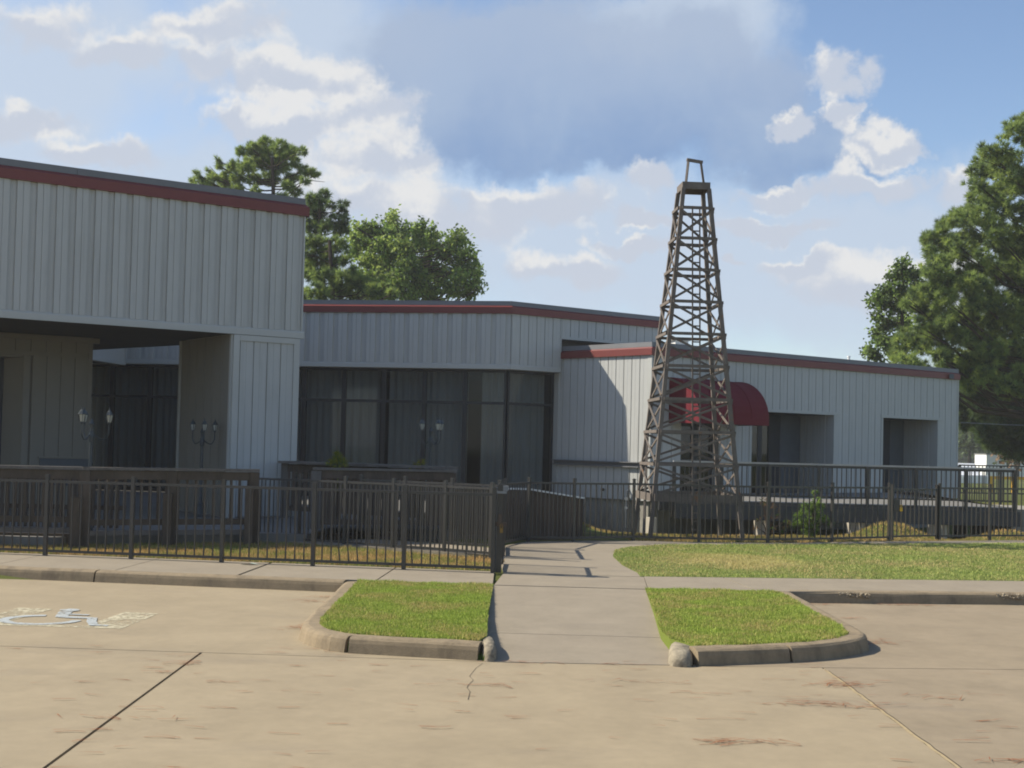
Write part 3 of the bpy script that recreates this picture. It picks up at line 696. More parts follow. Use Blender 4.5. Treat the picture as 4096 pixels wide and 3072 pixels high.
# the short return that joins the porch
JW = Wall((-10.75, 33.46), 264.0)
mb = MB(); JW.box(mb, 0, 3.6, -.15, 0, SC + .02, 5.0); mb.build('return_core', 'siding', mbld)
siding(JW, mbld, .1, 3.6, SC + .12, 4.9, .30, 'ribbed')
mb = MB(); JW.box(mb, .05, 3.6, -.2, .05, SC - .06, SC + .019); mb.build('bottom_trim', 'trim_white', mbld)
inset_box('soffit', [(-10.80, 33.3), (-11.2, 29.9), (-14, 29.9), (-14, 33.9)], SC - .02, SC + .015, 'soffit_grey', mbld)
# windows: two panes high, bays of 1.1 m, set back under the overhang
def window_bay(wall, s0, s1, zb, zt, zm, parent, o=-.30, gl='window_glass'):
    mb = MB(); w = .055
    wall.box(mb, s0, s0 + w, o - .06, o + .05, zb, zt); wall.box(mb, s1 - w, s1, o - .06, o + .05, zb, zt)
    for z in ((zb, zb + .1), (zm - .035, zm + .035), (zt - .07, zt)): wall.box(mb, s0 + w, s1 - w, o - .055, o + .045, z[0], z[1])
    fr = mb.build('window', 'dark_frame', parent)
    for z0, z1 in ((zb + .1, zm - .035), (zm + .035, zt - .07)):
        mb = MB(); wall.box(mb, s0 + w, s1 - w, o - .012, o, z0, z1); mb.build('pane', gl, fr)
bay = 1.10
for i in range(11):
    s1 = cl_len - .125 - i * bay; window_bay(CL, s1 - bay + .002, s1, .16, SC - .015, 2.74, mbld)
window_bay(CR, .125, 1.625, .16, SC - .015, 2.74, mbld)
mb = MB(); CR.box(mb, 1.63, 1.70, -.40, -.05, .15, SC - .02); mb.build('jamb', 'trim_white', mbld)
# room behind the glass
inset_box('back_wall', [CL.at(0, -6), CL.at(cl_len + 2, -6), CL.at(cl_len + 2, -6.2), CL.at(0, -6.2)], .15, SC + .02, 'interior_dark', mbld)
inset_box('room_floor', [CL.at(0, -.4), CL.at(cl_len, -.4), CR.at(1.3, -.4), CR.at(1.3, -5), CL.at(cl_len, -6), CL.at(0, -6)], .0, .155, 'interior_dark', mbld)
inset_box('side_wall', [CR.at(1.64, -.42), CR.at(1.72, -.42), CR.at(1.72, -6), CR.at(1.64, -6)], .15, SC + .02, 'interior_dark', mbld)
inset_box('side_wall', [CL.at(.3, -.3), CL.at(.5, -.3), CL.at(.5, -6), CL.at(.3, -6)], .15, SC + .02, 'interior_dark', mbld)
# curtains
def curtain(wall, s0, s1, label, z0=.25, z1=3.6, o=-.62, seed=1):
    rr = random.Random(seed); n = int((s1 - s0) / .03); mb = MB(); pts = []; ph = 0
    for i in range(n + 1):
        ph += rr.uniform(.5, 1.3); pts.append(wall.at(s0 + (s1 - s0) * i / n, o + .045 * math.sin(ph) + rr.uniform(-.008, .008)))
    mb.add([(*p, z0) for p in pts] + [(*p, z1) for p in pts], [(i, i + 1, n + 2 + i, n + 1 + i) for i in range(n)])
    o_ = mb.build('curtain', 'curtain_grey'); so_ = o_.modifiers.new('thickness', 'SOLIDIFY'); so_.thickness = .004
    return meta(o_, label, 'curtain', 'grey pleated curtains behind the windows')
def sv(x): # position along the bent front of a thing seen at x in the photograph, at the glass line
    d = FWD + RT * ((x - 2048) / 4907.0); p = CL.p + CL.n * -.5
    den = d.x * CL.n.x + d.y * CL.n.y; t = (p.x * CL.n.x + p.y * CL.n.y) / den
    return (Vector((d.x * t, d.y * t)) - CL.p).dot(CL.d)
curtain(CL, sv(1175), sv(1517), 'grey pleated curtain in the windows just right of the porch pier', seed=1)
curtain(CL, sv(1554), sv(1868), 'grey pleated curtain in the middle windows, behind the tall lamp between two dark gaps', seed=2)
curtain(CL, sv(1924), sv(2035), 'narrow grey pleated curtain between the widest dark gap and the bend in the windows', seed=3)
curtain(CR, .27, 1.56, 'grey pleated curtain in the last window bay beside the white jamb', seed=4)
curtain(CL, sv(300), sv(735), 'shaded grey pleated curtain in the windows seen through the open porch', seed=5)

# ---------------------------------------------------------------- right building
rb = thing('entrance_building', (8, 34, -.3), 'long low grey metal building with two deep openings and a red awning, at right', 'building')
RA = 34.9
RF = Wall((3.47, 30.7), RA); rf = 12.55
RL = Wall((3.47 - 3.25 * math.cos(R(45)), 30.7 + 3.25 * math.sin(R(45))), -45); rl = 3.25
ZF, RZB, RZT, OPZ = .34, 3.99, 4.32, 2.72
fbx = lambda s0, s1, o0, o1: [RF.at(s0, o0), RF.at(s1, o0), RF.at(s1, o1), RF.at(s0, o1)]
inset_box('wall', [RL.at(0, -.03), RL.at(rl - .06, -.03), RF.at(.06, -.3), RL.at(0, -.5)], ZF, 4.0, 'siding', rb)
for a, b in ((.03, 1.06), (2.34, 3.55), (6.82, 8.96), (11.53, rf)): inset_box('wall', fbx(a, b, -.03, -.25), ZF, OPZ, 'siding', rb)
inset_box('wall', fbx(.03, rf, -.03, -.25), OPZ + .003, 4.0, 'siding', rb)
inset_box('wall', [RF.at(rf, -.03), RF.at(rf - .25, -.26), RF.at(rf - .25, -7), RF.at(rf, -7)], ZF, 4.0, 'siding', rb)
inset_box('roof', [RL.at(0.0, -.03), RL.at(rl, -.04), RF.at(rf, -.04), RF.at(rf, -7), RF.at(-1.2, -6)], 4.003, 4.2, 'roof_grey', rb)
inset_box('foundation', [RL.at(-.2, -.06), RL.at(rl - .06, -.06), RF.at(rf - .06, -.06), RF.at(rf - .06, -.5), RF.at(.5, -.5), RL.at(-.2, -.6)], -.9, ZF - .02, 'base_concrete', rb)
siding(RL, rb, .0, rl - .10, ZF - .01, 4.03, .262, 'ribbed')
mb = MB(); RL.box(mb, rl - .10, rl + .036, -.02, .036, ZF - .01, 4.0); mb.build('corner_trim', 'trim_white', rb)
P_ = .29
siding(RF, rb, .05, 1.02, ZF, 4.03, P_); siding(RF, rb, 1.02, 2.38, 2.42, 4.03, P_); siding(RF, rb, 2.38, 3.47, ZF, 4.03, P_)
siding(RF, rb, 3.47, 6.9, OPZ + .07, 4.03, P_); siding(RF, rb, 6.9, 8.88, ZF, 4.03, P_); siding(RF, rb, 8.88, 11.6, OPZ + .07, 4.03, P_); siding(RF, rb, 11.6, rf - .06, ZF, 4.03, P_)
mb = MB(); RF.box(mb, rf - .06, rf + .004, -.2, .036, ZF, 4.0); mb.build('corner_trim', 'trim_white', rb)
for a, b in ((3.55, 6.82), (8.96, 11.53)):
    mb = MB(); RF.box(mb, a - .10, b + .26, -.24, .05, OPZ - .01, OPZ + .07); mb.build('head_trim', 'trim_white', rb)
    for a_, b_ in ((a - .08, a + .004), (b - .004, b + .08)): mb = MB(); RF.box(mb, a_, b_, -.24, .04, ZF, OPZ - .012); mb.build('jamb', 'trim_white', rb)
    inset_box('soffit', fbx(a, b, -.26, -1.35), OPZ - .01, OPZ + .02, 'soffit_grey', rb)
    side = Wall(RF.at(b - .004, -1.2), RA - 90); inset_box('recess_wall', fbx(b, b + .12, -.26, -1.4), ZF, OPZ - .012, 'siding', rb)
    siding(side, rb, 0, .94, ZF, OPZ - .012, .235, 'ribbed'); inset_box('recess_wall', fbx(a - .12, a, -.26, -1.4), ZF, OPZ - .012, 'siding', rb)
edge_trim(RL, rb, .0, rl, RZB, RZT, .165, e1=.82); edge_trim(RF, rb, 0, rf, RZB, RZT, .165, e0=.82)
mb = MB(); RF.box(mb, rf - .62, rf - .40, .132, .14, RZB + .012, RZB + .15); mb.build('flashing_patch', 'slate', rb, 'bare bluish patch in the red band')
# entrance door under the awning
inset_box('door_recess', fbx(1.06, 2.34, -.5, -.6), ZF, 2.40, 'interior_dark', rb)
for a, b in ((1.08, 1.695), (1.705, 2.32)):
    mb = MB(); w = .09
    RF.box(mb, a, a + w, -.22, -.17, ZF, 2.36); RF.box(mb, b - w, b, -.22, -.17, ZF, 2.36); RF.box(mb, a + w, b - w, -.22, -.17, ZF, ZF + .25); RF.box(mb, a + w, b - w, -.22, -.17, 2.24, 2.36); RF.box(mb, a + w, b - w, -.22, -.17, 1.32, 1.40)
    dr = mb.build('door', 'dark_frame', rb)
    for z0, z1 in ((ZF + .25, 1.32), (1.40, 2.24)): mb = MB(); RF.box(mb, a + w, b - w, -.20, -.19, z0, z1); mb.build('pane', 'dark_glass', dr)
# back of the first opening: a glazed strip and dark doors; back of the second: dark doors
ob = -1.2
def back_unit(s0, s1, mat, name, parent=rb):
    mb = MB(); RF.box(mb, s0 + .004, s1 - .004, ob - .05, ob, ZF, OPZ - .02); return mb.build(name, mat, parent)
xb = lambda x: sv_front(x)
def sv_front(x):
    d = FWD + RT * ((x - 2048) / 4907.0) + UP * (-(1760 - 1643) / 4907.0); n = RF.n; p = RF.p + n * ob
    t = (p.x * n.x + p.y * n.y) / (d.x * n.x + d.y * n.y); return (Vector((d.x * t, d.y * t)) - RF.p).dot(RF.d)
def glazed(s0, s1):
    mb = MB(); w = .05
    for a in (s0, (s0 + s1) / 2 - w / 2, s1 - w): RF.box(mb, a, a + w, ob - .05, ob + .02, ZF, OPZ - .02)
    for z in (ZF, OPZ - .1): RF.box(mb, s0 + w, s1 - w, ob - .045, ob + .015, z, z + .08)
    f_ = mb.build('window', 'dark_frame', rb); 
    for a, b in ((s0 + w, (s0 + s1) / 2 - w / 2), ((s0 + s1) / 2 + w / 2, s1 - w)):
        mb = MB(); RF.box(mb, a, b, ob - .02, ob - .008, ZF + .08, OPZ - .1); mb.build('pane', 'dark_glass', f_)
    inset_box('blind', fbx(s0, s1, ob - .20, ob - .21), ZF + .9, OPZ - .1, 'curtain_grey', rb)
s_a, s_b, s_c, s_d = sv_front(2990), sv_front(3077), sv_front(3120), sv_front(3207)
glazed(s_a, s_b); back_unit(s_b, s_c, 'door_dark', 'door'); back_unit(s_c, s_d, 'slate', 'door'); back_unit(s_d, 6.85, 'siding', 'recess_wall')
s_e, s_f, s_g = sv_front(3500), sv_front(3560), sv_front(3622)
back_unit(8.96, s_f, 'door_dark', 'door'); back_unit(s_f, s_g, 'slate', 'door'); back_unit(s_g, 11.55, 'siding', 'recess_wall')
inset_box('room_wall', fbx(.3, rf - .3, -3.2, -3.3), ZF, 4.0, 'interior_dark', rb)
# convex red awning over the entrance: quarter-round, five gores, closed ends, hanging valance
aw0, aw1, ax, az, apx = .58, 3.02, 2.30, 3.46, 1.10
def awning():
    n = 10; prof = [(apx * math.sin(i / n * math.pi / 2), ax + .16 + (az - ax - .16) * math.cos(i / n * math.pi / 2)) for i in range(n + 1)]
    ng = 4
    root = None
    for gi in range(ng):
        a, b = aw0 + (aw1 - aw0) * gi / ng, aw0 + (aw1 - aw0) * (gi + 1) / ng
        mb = MB(); k = n + 1
        for off in (0, -.012):
            mb.v += [(*RF.at(a + .002, .04 + o + (off if o > .02 else 0)), z + off) for o, z in prof] + [(*RF.at((a + b) / 2, .04 + max(0, o - .012 * math.sin(o / apx * 3.1)) + (off if o > .02 else 0)), z + off - .012) for o, z in prof] + [(*RF.at(b - .002, .04 + o + (off if o > .02 else 0)), z + off) for o, z in prof]
        for base, flip in ((0, 0), (3 * k, 1)):
            for c in range(2):
                for i in range(n):
                    q = (base + c * k + i, base + c * k + i + 1, base + (c + 1) * k + i + 1, base + (c + 1) * k + i)
                    mb.f.append(q[::-1] if flip else q)
        sm = MB()
        sm.tube([(*RF.at(a, .044 + o), z + .003) for o, z in prof], .009, 5) if gi else None
        if root is None: root = mb.build('awning', 'awning_red', rb, 'dark red quarter-round fabric awning'); 
        else: mb.build('gore', 'awning_red', root); sm.build('seam', 'awning_red', root)
    for s_, nm in ((aw0, 'end_panel'), (aw1, 'end_panel')):
        mb = MB(); pts = [(.04, ax + .0)] + [(.04 + o, z) for o, z in prof] + [(.04 + apx, ax)]
        n_ = len(pts); mb.add([(*RF.at(s_ - .006, o), z) for o, z in pts] + [(*RF.at(s_ + .006, o), z) for o, z in pts], [tuple(range(n_)), tuple(range(n_, 2 * n_))[::-1]] + [(i, n_ + i, n_ + (i + 1) % n_, (i + 1) % n_) for i in range(n_)])
        mb.build(nm, 'awning_red', root)
    mb = MB(); RF.box(mb, aw0 + .006, aw1 - .006, .04 + apx - .008, .04 + apx + .004, ax, ax + .158); mb.build('valance', 'awning_red', root)
    mb = MB()
    for s_ in (aw0 + .1, aw1 - .1): mb.bar((*RF.at(s_, apx - .02), ax + .03), (*RF.at(s_, .06), ax + .03), .03)
    mb.bar((*RF.at(aw0 + .02, apx - .02), ax + .03), (*RF.at(aw1 - .02, apx - .02), ax + .03), .03)
    mb.build('awning_frame', 'dark_frame', root)
awning()
p_ = RF.at(aw1 - .23, apx - .05); mb = MB(); mb.box(p_[0] - .05, p_[0] + .05, p_[1] - .05, p_[1] + .05, .38, ax + .04); mb.build('awning_post', 'dark_frame', rb)
# steel channel and services on the sunny end wall
mb = MB(); RL.sweep(mb, .02, 2.98, [(.036, 1.16), (.12, 1.16), (.12, 1.185), (.06, 1.19), (.06, 1.27), (.16, 1.275), (.16, 1.295), (.036, 1.295)]); mb.build('channel', 'coping_grey', rb, 'grey steel channel along the end wall')
mb = MB(); q = RL.at(1.78, .06); mb.tube([(*RL.at(1.78, .0), .56), (*RL.at(1.78, .10), .56)], .035, 10); mb.build('hose_tap', 'rust_wood', rb)
mb = MB(); mb.tube([(*RL.at(2.62, .10), -.38), (*RL.at(2.62, .10), .55)], .022, 8); mb.tube([(*RL.at(2.62, .10), .55), (*RL.at(2.62, .02), .60)], .022, 8)
RL.box(mb, 2.57, 2.67, .04, .12, .10, .16); RL.box(mb, 2.57, 2.67, .04, .12, .32, .40); mb.build('conduit', 'slate', rb)
v = thing('roof_vent', (4.9, 33.6, 4.2), 'white metal vent box on the low roof behind the derrick', 'roof vent')
p = D(2724, 1378, 33.4); mb = MB(); mb.prism([(p.x - .18, 33.2), (p.x + .2, 33.4), (p.x + .05, 33.8), (p.x - .3, 33.6)], 4.2, 4.60); mb.build('vent_body', 'white_metal', v)
mb = MB(); mb.prism([(p.x - .22, 33.12), (p.x + .27, 33.38), (p.x + .07, 33.88), (p.x - .38, 33.62)], 4.603, [4.64, 4.64, 4.66, 4.66]); mb.build('vent_cap', 'white_metal', v)
p = D(3395, 1440, 36.2); mb = MB(); mb.tube([(p.x, 36.2, 4.2), (p.x, 36.2, p.z + .08)], .035, 8); mb.tube([(p.x, 36.2, p.z + .08), (p.x, 36.2, p.z + .12)], .05, 8)
meta(mb.build('vent_pipe', 'white_metal'), 'thin white vent pipe rising above the long low roof', 'vent pipe')
# ================================================================== FENCES AND RAILINGS
PK = {}
def unit(name, w, d, h, mat):        # a shared upright: base at z = 0
    key = (name, round(w, 4), round(d, 4), round(h, 3), mat)
    if key not in PK: mb = MB(); mb.box(-w / 2, w / 2, -d / 2, d / 2, 0, h); PK[key] = mb.mesh(name, mat)
    return PK[key]
def post_mesh(h, w, mat):
    key = ('p', round(h, 3), w, mat)
    if key not in PK:
        mb = MB(); mb.box(-w / 2, w / 2, -w / 2, w / 2, 0, h); mb.box(-w / 2 - .006, w / 2 + .006, -w / 2 - .006, w / 2 + .006, h + .001, h + .014); mb.box(-w / 3, w / 3, -w / 3, w / 3, h + .014, h + .022); PK[key] = mb.mesh('post', mat)
    return PK[key]
def steel_fence(root, pts, nper, H=1.05, zb=.05, posts=None, mat='black_steel', pw=.046, low=0.0, first=True, last=True, bent=()):
    # pts: (x, y, z) of each post
    for i, p in enumerate(pts):
        if (i == 0 and not first) or (i == len(pts) - 1 and not last): continue
        a = pts[min(i + 1, len(pts) - 1)]; b = pts[max(i - 1, 0)]
        place('post', post_mesh(H + .03 + low, pw, mat), (p[0], p[1], p[2] - low), math.atan2(a[1] - b[1], a[0] - b[0]), root)
    me = unit('picket', .0165, .0165, H - .06 - zb, mat); cnt = 0
    for i in range(len(pts) - 1):
        p, q = Vector(pts[i]), Vector(pts[i + 1]); d = (q - p).normalized(); ang = math.atan2(d.y, d.x); u = d * (pw / 2 + .001)
        for z in (zb + .014, H - .045):
            mb = MB(); mb.bar(p + u + Vector((0, 0, z)), q - u + Vector((0, 0, z)), .03, .034); mb.build('rail', mat, root)
        L = (q - p).length
        n = nper[i] if isinstance(nper, (list, tuple)) else nper
        for k in range(1, n + 1):
            c = p.lerp(q, k / (n + 1)); cnt += 1
            if cnt in bent:
                mb = MB(); mb.tube([(c.x, c.y, c.z + zb), (c.x - d.x * .02, c.y - d.y * .02, c.z + zb + .18), (c.x - d.x * .028 , c.y - d.y * .028 - .01, c.z + zb + .34), (c.x, c.y, c.z + H - .06)], .009, 4); mb.build('picket', mat, root, 'bent picket'); continue
            rr = (random.uniform(-.006, .006), random.uniform(-.006, .006))
            place('picket', me, (c.x, c.y, c.z + zb), 0, root, (rr[0], rr[1], ang))
fl_ = lambda x: (x, FL(x), 0.0)
xsf = [-8.72, -7.50, -6.29, -5.07, -3.81, -2.57, -1.36]
fence1 = thing('steel_fence', (-4, FL(-4), 0), 'black steel picket fence along the left pavement, its right end beside the walkway', 'fence')
steel_fence(fence1, [fl_(x) for x in xsf] + [fl_(-.20)], 9, bent=(48, 49, 50, 55), pw=.05)
# near inner fence: along the near side of the path, from the deck post down to the gate
fence2 = thing('steel_fence', (-2.5, 18.6, 0), 'black steel picket fence along the near edge of the inner path, behind the left fence', 'fence')
f2 = [G(1022, 2162), G(1195, 2172), G(1376, 2185), G(1568, 2199), G(1776, 2214), G(1962, 2230)]
f2 = [(p.x, p.y, 0) for p in f2]
steel_fence(fence2, f2, [9, 9, 10, 10, 9])
fence3 = thing('steel_fence', (-1, 19.6, 0), 'black steel picket fence along the far edge of the inner path, before the ramp boards', 'fence')
f3 = [G(1440, 2160), G(1615, 2172), G(1803, 2186), G(1992, 2200)]
steel_fence(fence3, [(p.x, p.y, 0) for p in f3], [9, 9, 9])
# entrance: two short panels and a gate seen almost end-on
gate = thing('steel_gate', (-.12, 17, 0), 'black steel gate beside the walkway seen almost edge-on, with latch and padlock', 'gate')
gx = [(-.13, 15.86, 0), (-.10, 17.05, 0)]
steel_fence(gate, gx, 9, pw=.06, first=False)
place('post', post_mesh(1.12, .07, 'black_steel'), (-.125, 15.92, 0), 0, gate); place('post', post_mesh(1.08, .045, 'grey_steel'), (-.155, 16.02, 0), 0, gate)
steel_fence(gate, [(-.085, 18.25, 0), (-.09, 19.85, 0)], 11, pw=.06)
mb = MB(); z = .60; mb.box(-.19, -.03, 15.84, 15.90, z, z + .05); mb.box(-.14, -.10, 15.80, 15.86, z + .05, z + .16); mb.build('latch', 'rust_wood', gate)
mb = MB(); mb.box(-.12, -.08, 15.79, 15.83, .52, .58); mb.tube([(-.115, 15.81, .58), (-.115, 15.81, .62), (-.10, 15.81, .635), (-.085, 15.81, .62), (-.085, 15.81, .58)], .006, 6); mb.build('padlock', 'brass', gate)
mb = MB(); mb.box(-.20, -.04, 15.83, 15.97, 1.02, 1.05); mb.box(-.09, -.02, 15.84, 15.95, 1.055, 1.12); mb.build('hinge_plate', 'grey_steel', gate)
# right fence, around the lawn
fence4 = thing('steel_fence', (5, 22.4, 0), 'long black steel picket fence behind the right lawn, from the walkway to the small gate', 'fence')
f4 = [(-.09, 20.0, 0), G(2112, 2163), G(2293, 2166), G(2532, 2161), G(2794, 2168), G(3070, 2172), G(3327, 2167), G(3555, 2162)]
steel_fence(fence4, [tuple(p) for p in f4], [9, 10, 10, 10, 10, 10, 9], low=.03)
gate2 = thing('steel_gate', (7.9, 23.9, 0), 'small closed black steel gate with yellow padlock behind the right lawn', 'gate')
a, b = G(3568, 2161), G(3757, 2157)
steel_fence(gate2, [tuple(a), tuple(b + Vector((-.06, 0, 0)))], 9, H=1.02, zb=.06, pw=.04)
mb = MB(); p = a.lerp(b, .06); mb.box(p.x - .05, p.x + .07, p.y - .06, p.y - .02, .55, .78); mb.build('latch', 'black_steel', gate2)
mb = MB(); mb.box(p.x + .06, p.x + .11, p.y - .09, p.y - .045, .56, .63); mb.tube([(p.x + .07, p.y - .07, .63), (p.x + .07, p.y - .07, .67), (p.x + .085, p.y - .07, .685), (p.x + .10, p.y - .07, .67), (p.x + .10, p.y - .07, .63)], .006, 6); mb.build('padlock', 'yellow_paint', gate2)
fence5 = thing('steel_fence', (11, 25, 0), 'black steel picket fence running right from the small gate to the edge of the view', 'fence')
c = G(3958, 2155); steel_fence(fence5, [tuple(b), tuple(c), (c.x + 1.15, c.y + .38, 0), (c.x + 2.3, c.y + .76, 0)], 10, low=.03)

# ------------------------------------------------------------------ wooden railings
def wood_rail(root, p, q, ztop, zlow, zg, n, mat='deck_wood', kick=True, capw=.16, bw=.036):
    p, q = Vector((p[0], p[1], 0)), Vector((q[0], q[1], 0)); d = (q - p).normalized(); nrm = Vector((d.y, -d.x, 0)); ang = math.atan2(d.y, d.x)
    z1 = ztop if isinstance(ztop, tuple) else (ztop, ztop)
    mb = MB(); mb.bar(p + Vector((0, 0, z1[0] - .022)) - d * .06, q + Vector((0, 0, z1[1] - .022)) + d * .06, capw, .042); mb.build('top_rail', 'grey_wood', root)
    mb = MB(); mb.bar(p + Vector((0, 0, z1[0] - .115)) + nrm * .022, q + Vector((0, 0, z1[1] - .115)) + nrm * .022, .035, .13); mb.build('rail', mat, root)
    mb = MB(); mb.bar(p + Vector((0, 0, zlow + .045)) + nrm * .022, q + Vector((0, 0, zlow + .045)) + nrm * .022, .035, .09); mb.build('rail', mat, root)
    if kick: mb = MB(); mb.bar(p + Vector((0, 0, zlow - .11)) + nrm * .05, q + Vector((0, 0, zlow - .11)) + nrm * .05, .03, .07); mb.build('kick_board', 'grey_wood', root)
    for k in range(n):
        t = (k + .7) / (n + .4); c = p.lerp(q, t); zt = z1[0] + (z1[1] - z1[0]) * t
        place('baluster', unit('baluster', bw, .036, zt - .05 - zlow, mat), (c.x - nrm.x * .016, c.y - nrm.y * .016, zlow), 0, root, (0, random.uniform(-.006, .006), ang))
def wood_post(root, x, y, z0, h, w=.14, mat='deck_wood', ang=.15): place('post', unit('post', w, w, h, mat), (x, y, z0), ang, root)
wr = thing('wooden_railing', (-6, 18.4, 0), 'dark weathered wooden railing with flat top rail in front of the porch, on the left', 'railing')
wp = [(-9.4, 17.95), (-7.55, 17.88), (-6.23, 18.02), (-5.12, 18.62), (-3.98, 19.12)]
tz = 1.18
for i in range(len(wp)): wood_post(wr, wp[i][0], wp[i][1], 0, tz - .05, .145)
wood_rail(wr, wp[0], wp[1], tz, .36, 0, 13); wood_rail(wr, wp[1], wp[2], tz, .36, 0, 10)
wood_rail(wr, wp[2], wp[3], tz, .32, 0, 10); wood_rail(wr, wp[3], wp[4], tz, .32, 0, 9)
for (x, y, h) in ((-6.32, 17.90, .74), (-5.14, 18.47, .80), (-4.02, 18.97, .92)): wood_post(wr, x, y, 0, h, .13, 'deck_wood')
mb = MB(); mb.prism([(-9.5, 17.99), (-6.3, 18.06), (-6.3, 18.10), (-9.5, 18.03)], 0.0, .19); mb.build('skirt_board', 'deck_wood', wr)
# fine second row of slats behind the left bay
wr2 = thing('slat_screen', (-7, 19.6, .15), 'low dark slatted wooden screen behind the left end of the porch railing', 'screen')
for k in range(26):
    x = -8.6 + k * .095; place('slat', unit('slat', .05, .02, .82, 'deck_wood'), (x, 19.4 + (x + 8.6) * .05, .18), .05, wr2)
mb = MB(); mb.bar((-8.7, 19.43, .5), (-6.1, 19.55, .5), .03, .07); mb.bar((-8.7, 19.43, .96), (-6.1, 19.55, .96), .03, .07); mb.build('rail', 'deck_wood', wr2)
# planter railing before the middle windows
wm = thing('wooden_railing', (-2.2, 21.4, .1), 'brown weathered wooden railing with thick posts in front of the middle windows', 'railing')
A_, B_, C_ = G(1260, 2150, .0), G(1549, 2150, .0), G(1806, 2152, .0)
for p_, w_ in ((A_, .17), (B_, .10), (C_, .10)): wood_post(wm, p_.x, p_.y, 0, 1.13, w_, 'grey_wood' if w_ > .15 else 'rust_wood', .05)
wood_rail(wm, A_, B_, 1.19, .22, 0, 14, 'rust_wood', True, .15, .058); wood_rail(wm, B_, C_, 1.19, .22, 0, 12, 'rust_wood', True, .15, .058)
mb = MB(); mb.prism([(A_.x, A_.y + .03), (C_.x, C_.y + .03), (C_.x, C_.y + .07), (A_.x, A_.y + .07)], 0, .14); mb.build('skirt_board', 'deck_wood', wm)
wn = thing('wooden_railing', (-2.6, 22.8, .15), 'grey flat-topped wooden railing running behind the planter railing towards the porch pier', 'railing')
p1, p2 = D(1140, 1866, 23.6), D(1810, 1872, 21.75); zz = 1.24
wood_post(wn, p1.x, p1.y, .15, zz - .19, .14, 'grey_wood'); wood_post(wn, p2.x, p2.y, .15, zz - .19, .14, 'grey_wood')
mb = MB(); d_ = (Vector((p2.x, p2.y, 0)) - Vector((p1.x, p1.y, 0))).normalized()
mb.bar((p1.x, p1.y, zz - .02), (p2.x, p2.y, zz - .02), .42, .045); mb.build('top_rail', 'grey_wood', wn)
mb = MB(); mb.bar((p1.x, p1.y, zz - .13), (p2.x, p2.y, zz - .13), .05, .15); mb.bar((p1.x, p1.y, .34), (p2.x, p2.y, .34), .05, .09); mb.build('rail', 'deck_wood', wn)
for k in range(27):
    t = (k + .6) / 27; place('baluster', unit('baluster', .075, .036, .85, 'rust_wood'), (p1.x + (p2.x - p1.x) * t, p1.y + (p2.y - p1.y) * t, .3), 0, wn)
# ramp with solid board side and white cap
rp = thing('ramp_wall', (.3, 21.7, 0), 'solid dark board wall of the wooden ramp with white metal cap, behind the fence left of the derrick', 'ramp')
def boards(p, q, zt0, zt1, n, zb0=0.0, capped=True):
    p, q = Vector((*p, 0)), Vector((*q, 0)); d = (q - p) / n; ang = math.atan2(d.y, d.x)
    for k in range(n):
        z = zt0 + (zt1 - zt0) * (k + .5) / n; c = p + d * (k + .5)
        place('board', unit('board', d.length - .008, .024, round(z - .03 - zb0, 2), 'rust_wood'), (c.x, c.y + random.uniform(-.004, .004), zb0), ang, rp)
    mb = MB(); mb.bar(p + Vector((0, .03, zb0 + .12)), q + Vector((0, .03, zb0 + .12)), .03, .1); mb.build('rail', 'rust_wood', rp)
    if capped: mb = MB(); mb.bar((p.x, p.y, zt0 - .015), (q.x, q.y, zt1 - .015), .09, .028); mb.build('cap', 'white_metal', rp)
r0_, r1_, r2_ = (-.98, 21.60), (.33, 21.66), (1.33, 22.28)
boards(r0_, r1_, .895, .895, 10, .06); boards(r1_, r2_, .895, .735, 8, -.02)
mb = MB(); mb.prism([(r0_[0], r0_[1] + .05), (r1_[0], r1_[1] + .05), (r2_[0], r2_[1] + .05), (r2_[0] + .02, 23.8), (r0_[0], 23.4)], [.16, .16, .02, .02, .16], [.62, .62, .45, .45, .62]); mb.build('ramp_deck', 'deck_wood', rp)

# ------------------------------------------------------------------ deck before the right building
dk = thing('raised_deck', (8, 31, -.3), 'raised walkway deck on concrete piers coloured as sunlit in front of the long right building', 'deck')
DY = 27.0; FZ = .525
def dx(x): return (x - 2048) / 4907 * DY + .012 * DY * 0
wx = lambda x: D(x, 2000, DY).x
X0_, X1_ = wx(2690), wx(4056)
bd = .0
poly = [(X0_, DY + .06), (X1_, DY + .06), (X1_, 36.2), RF.at(10.5, .06), RF.at(.5, .06)]
tri_sheet('floor', poly, FZ, 'terrace_concrete', dk, .06)
mb = MB(); mb.box(X0_, X1_, DY + .046, DY + .059, FZ - .075, FZ + .008); mb.build('edge_board', 'grey_wood', dk)
mb = MB(); mb.box(X0_, X1_, DY + .01, DY + .045, FZ - .002, FZ + .02); mb.build('edge_strip', 'sunlit_rail', dk)
mb = MB(); mb.box(X0_, X1_, DY - .42, DY - .39, .175, FZ - .062); mb.box(X0_, X1_, DY - .45, DY - .36, .15, .173); mb.box(X1_ - .05, X1_, DY + .26, 35, .175, FZ - .062); mb.build('beam', 'beam_steel', dk)
mb = MB(); mb.box(X0_, X1_, 29.4, 29.5, .175, FZ - .062); mb.build('beam', 'beam_steel', dk)
for xx, w_ in ((2592, .16), (3028, .21), (3396, .23), (3718, .23)):
    p = D(xx, 2100, DY + .3); zg = float(ground_z(p.x, DY + .3)); e1_, e2_ = Vector((.82, .572)), Vector((-.572, .82)); c_ = Vector((p.x, DY - .22)); mb = MB()
    mb.prism([tuple(c_ + e1_ * a * .055 + e2_ * b * w_ * .9) for a, b in ((-1, -1), (1, -1), (1, 1), (-1, 1))], zg - .2, .147); mb.build('pier', 'sunlit_pier_concrete', dk)
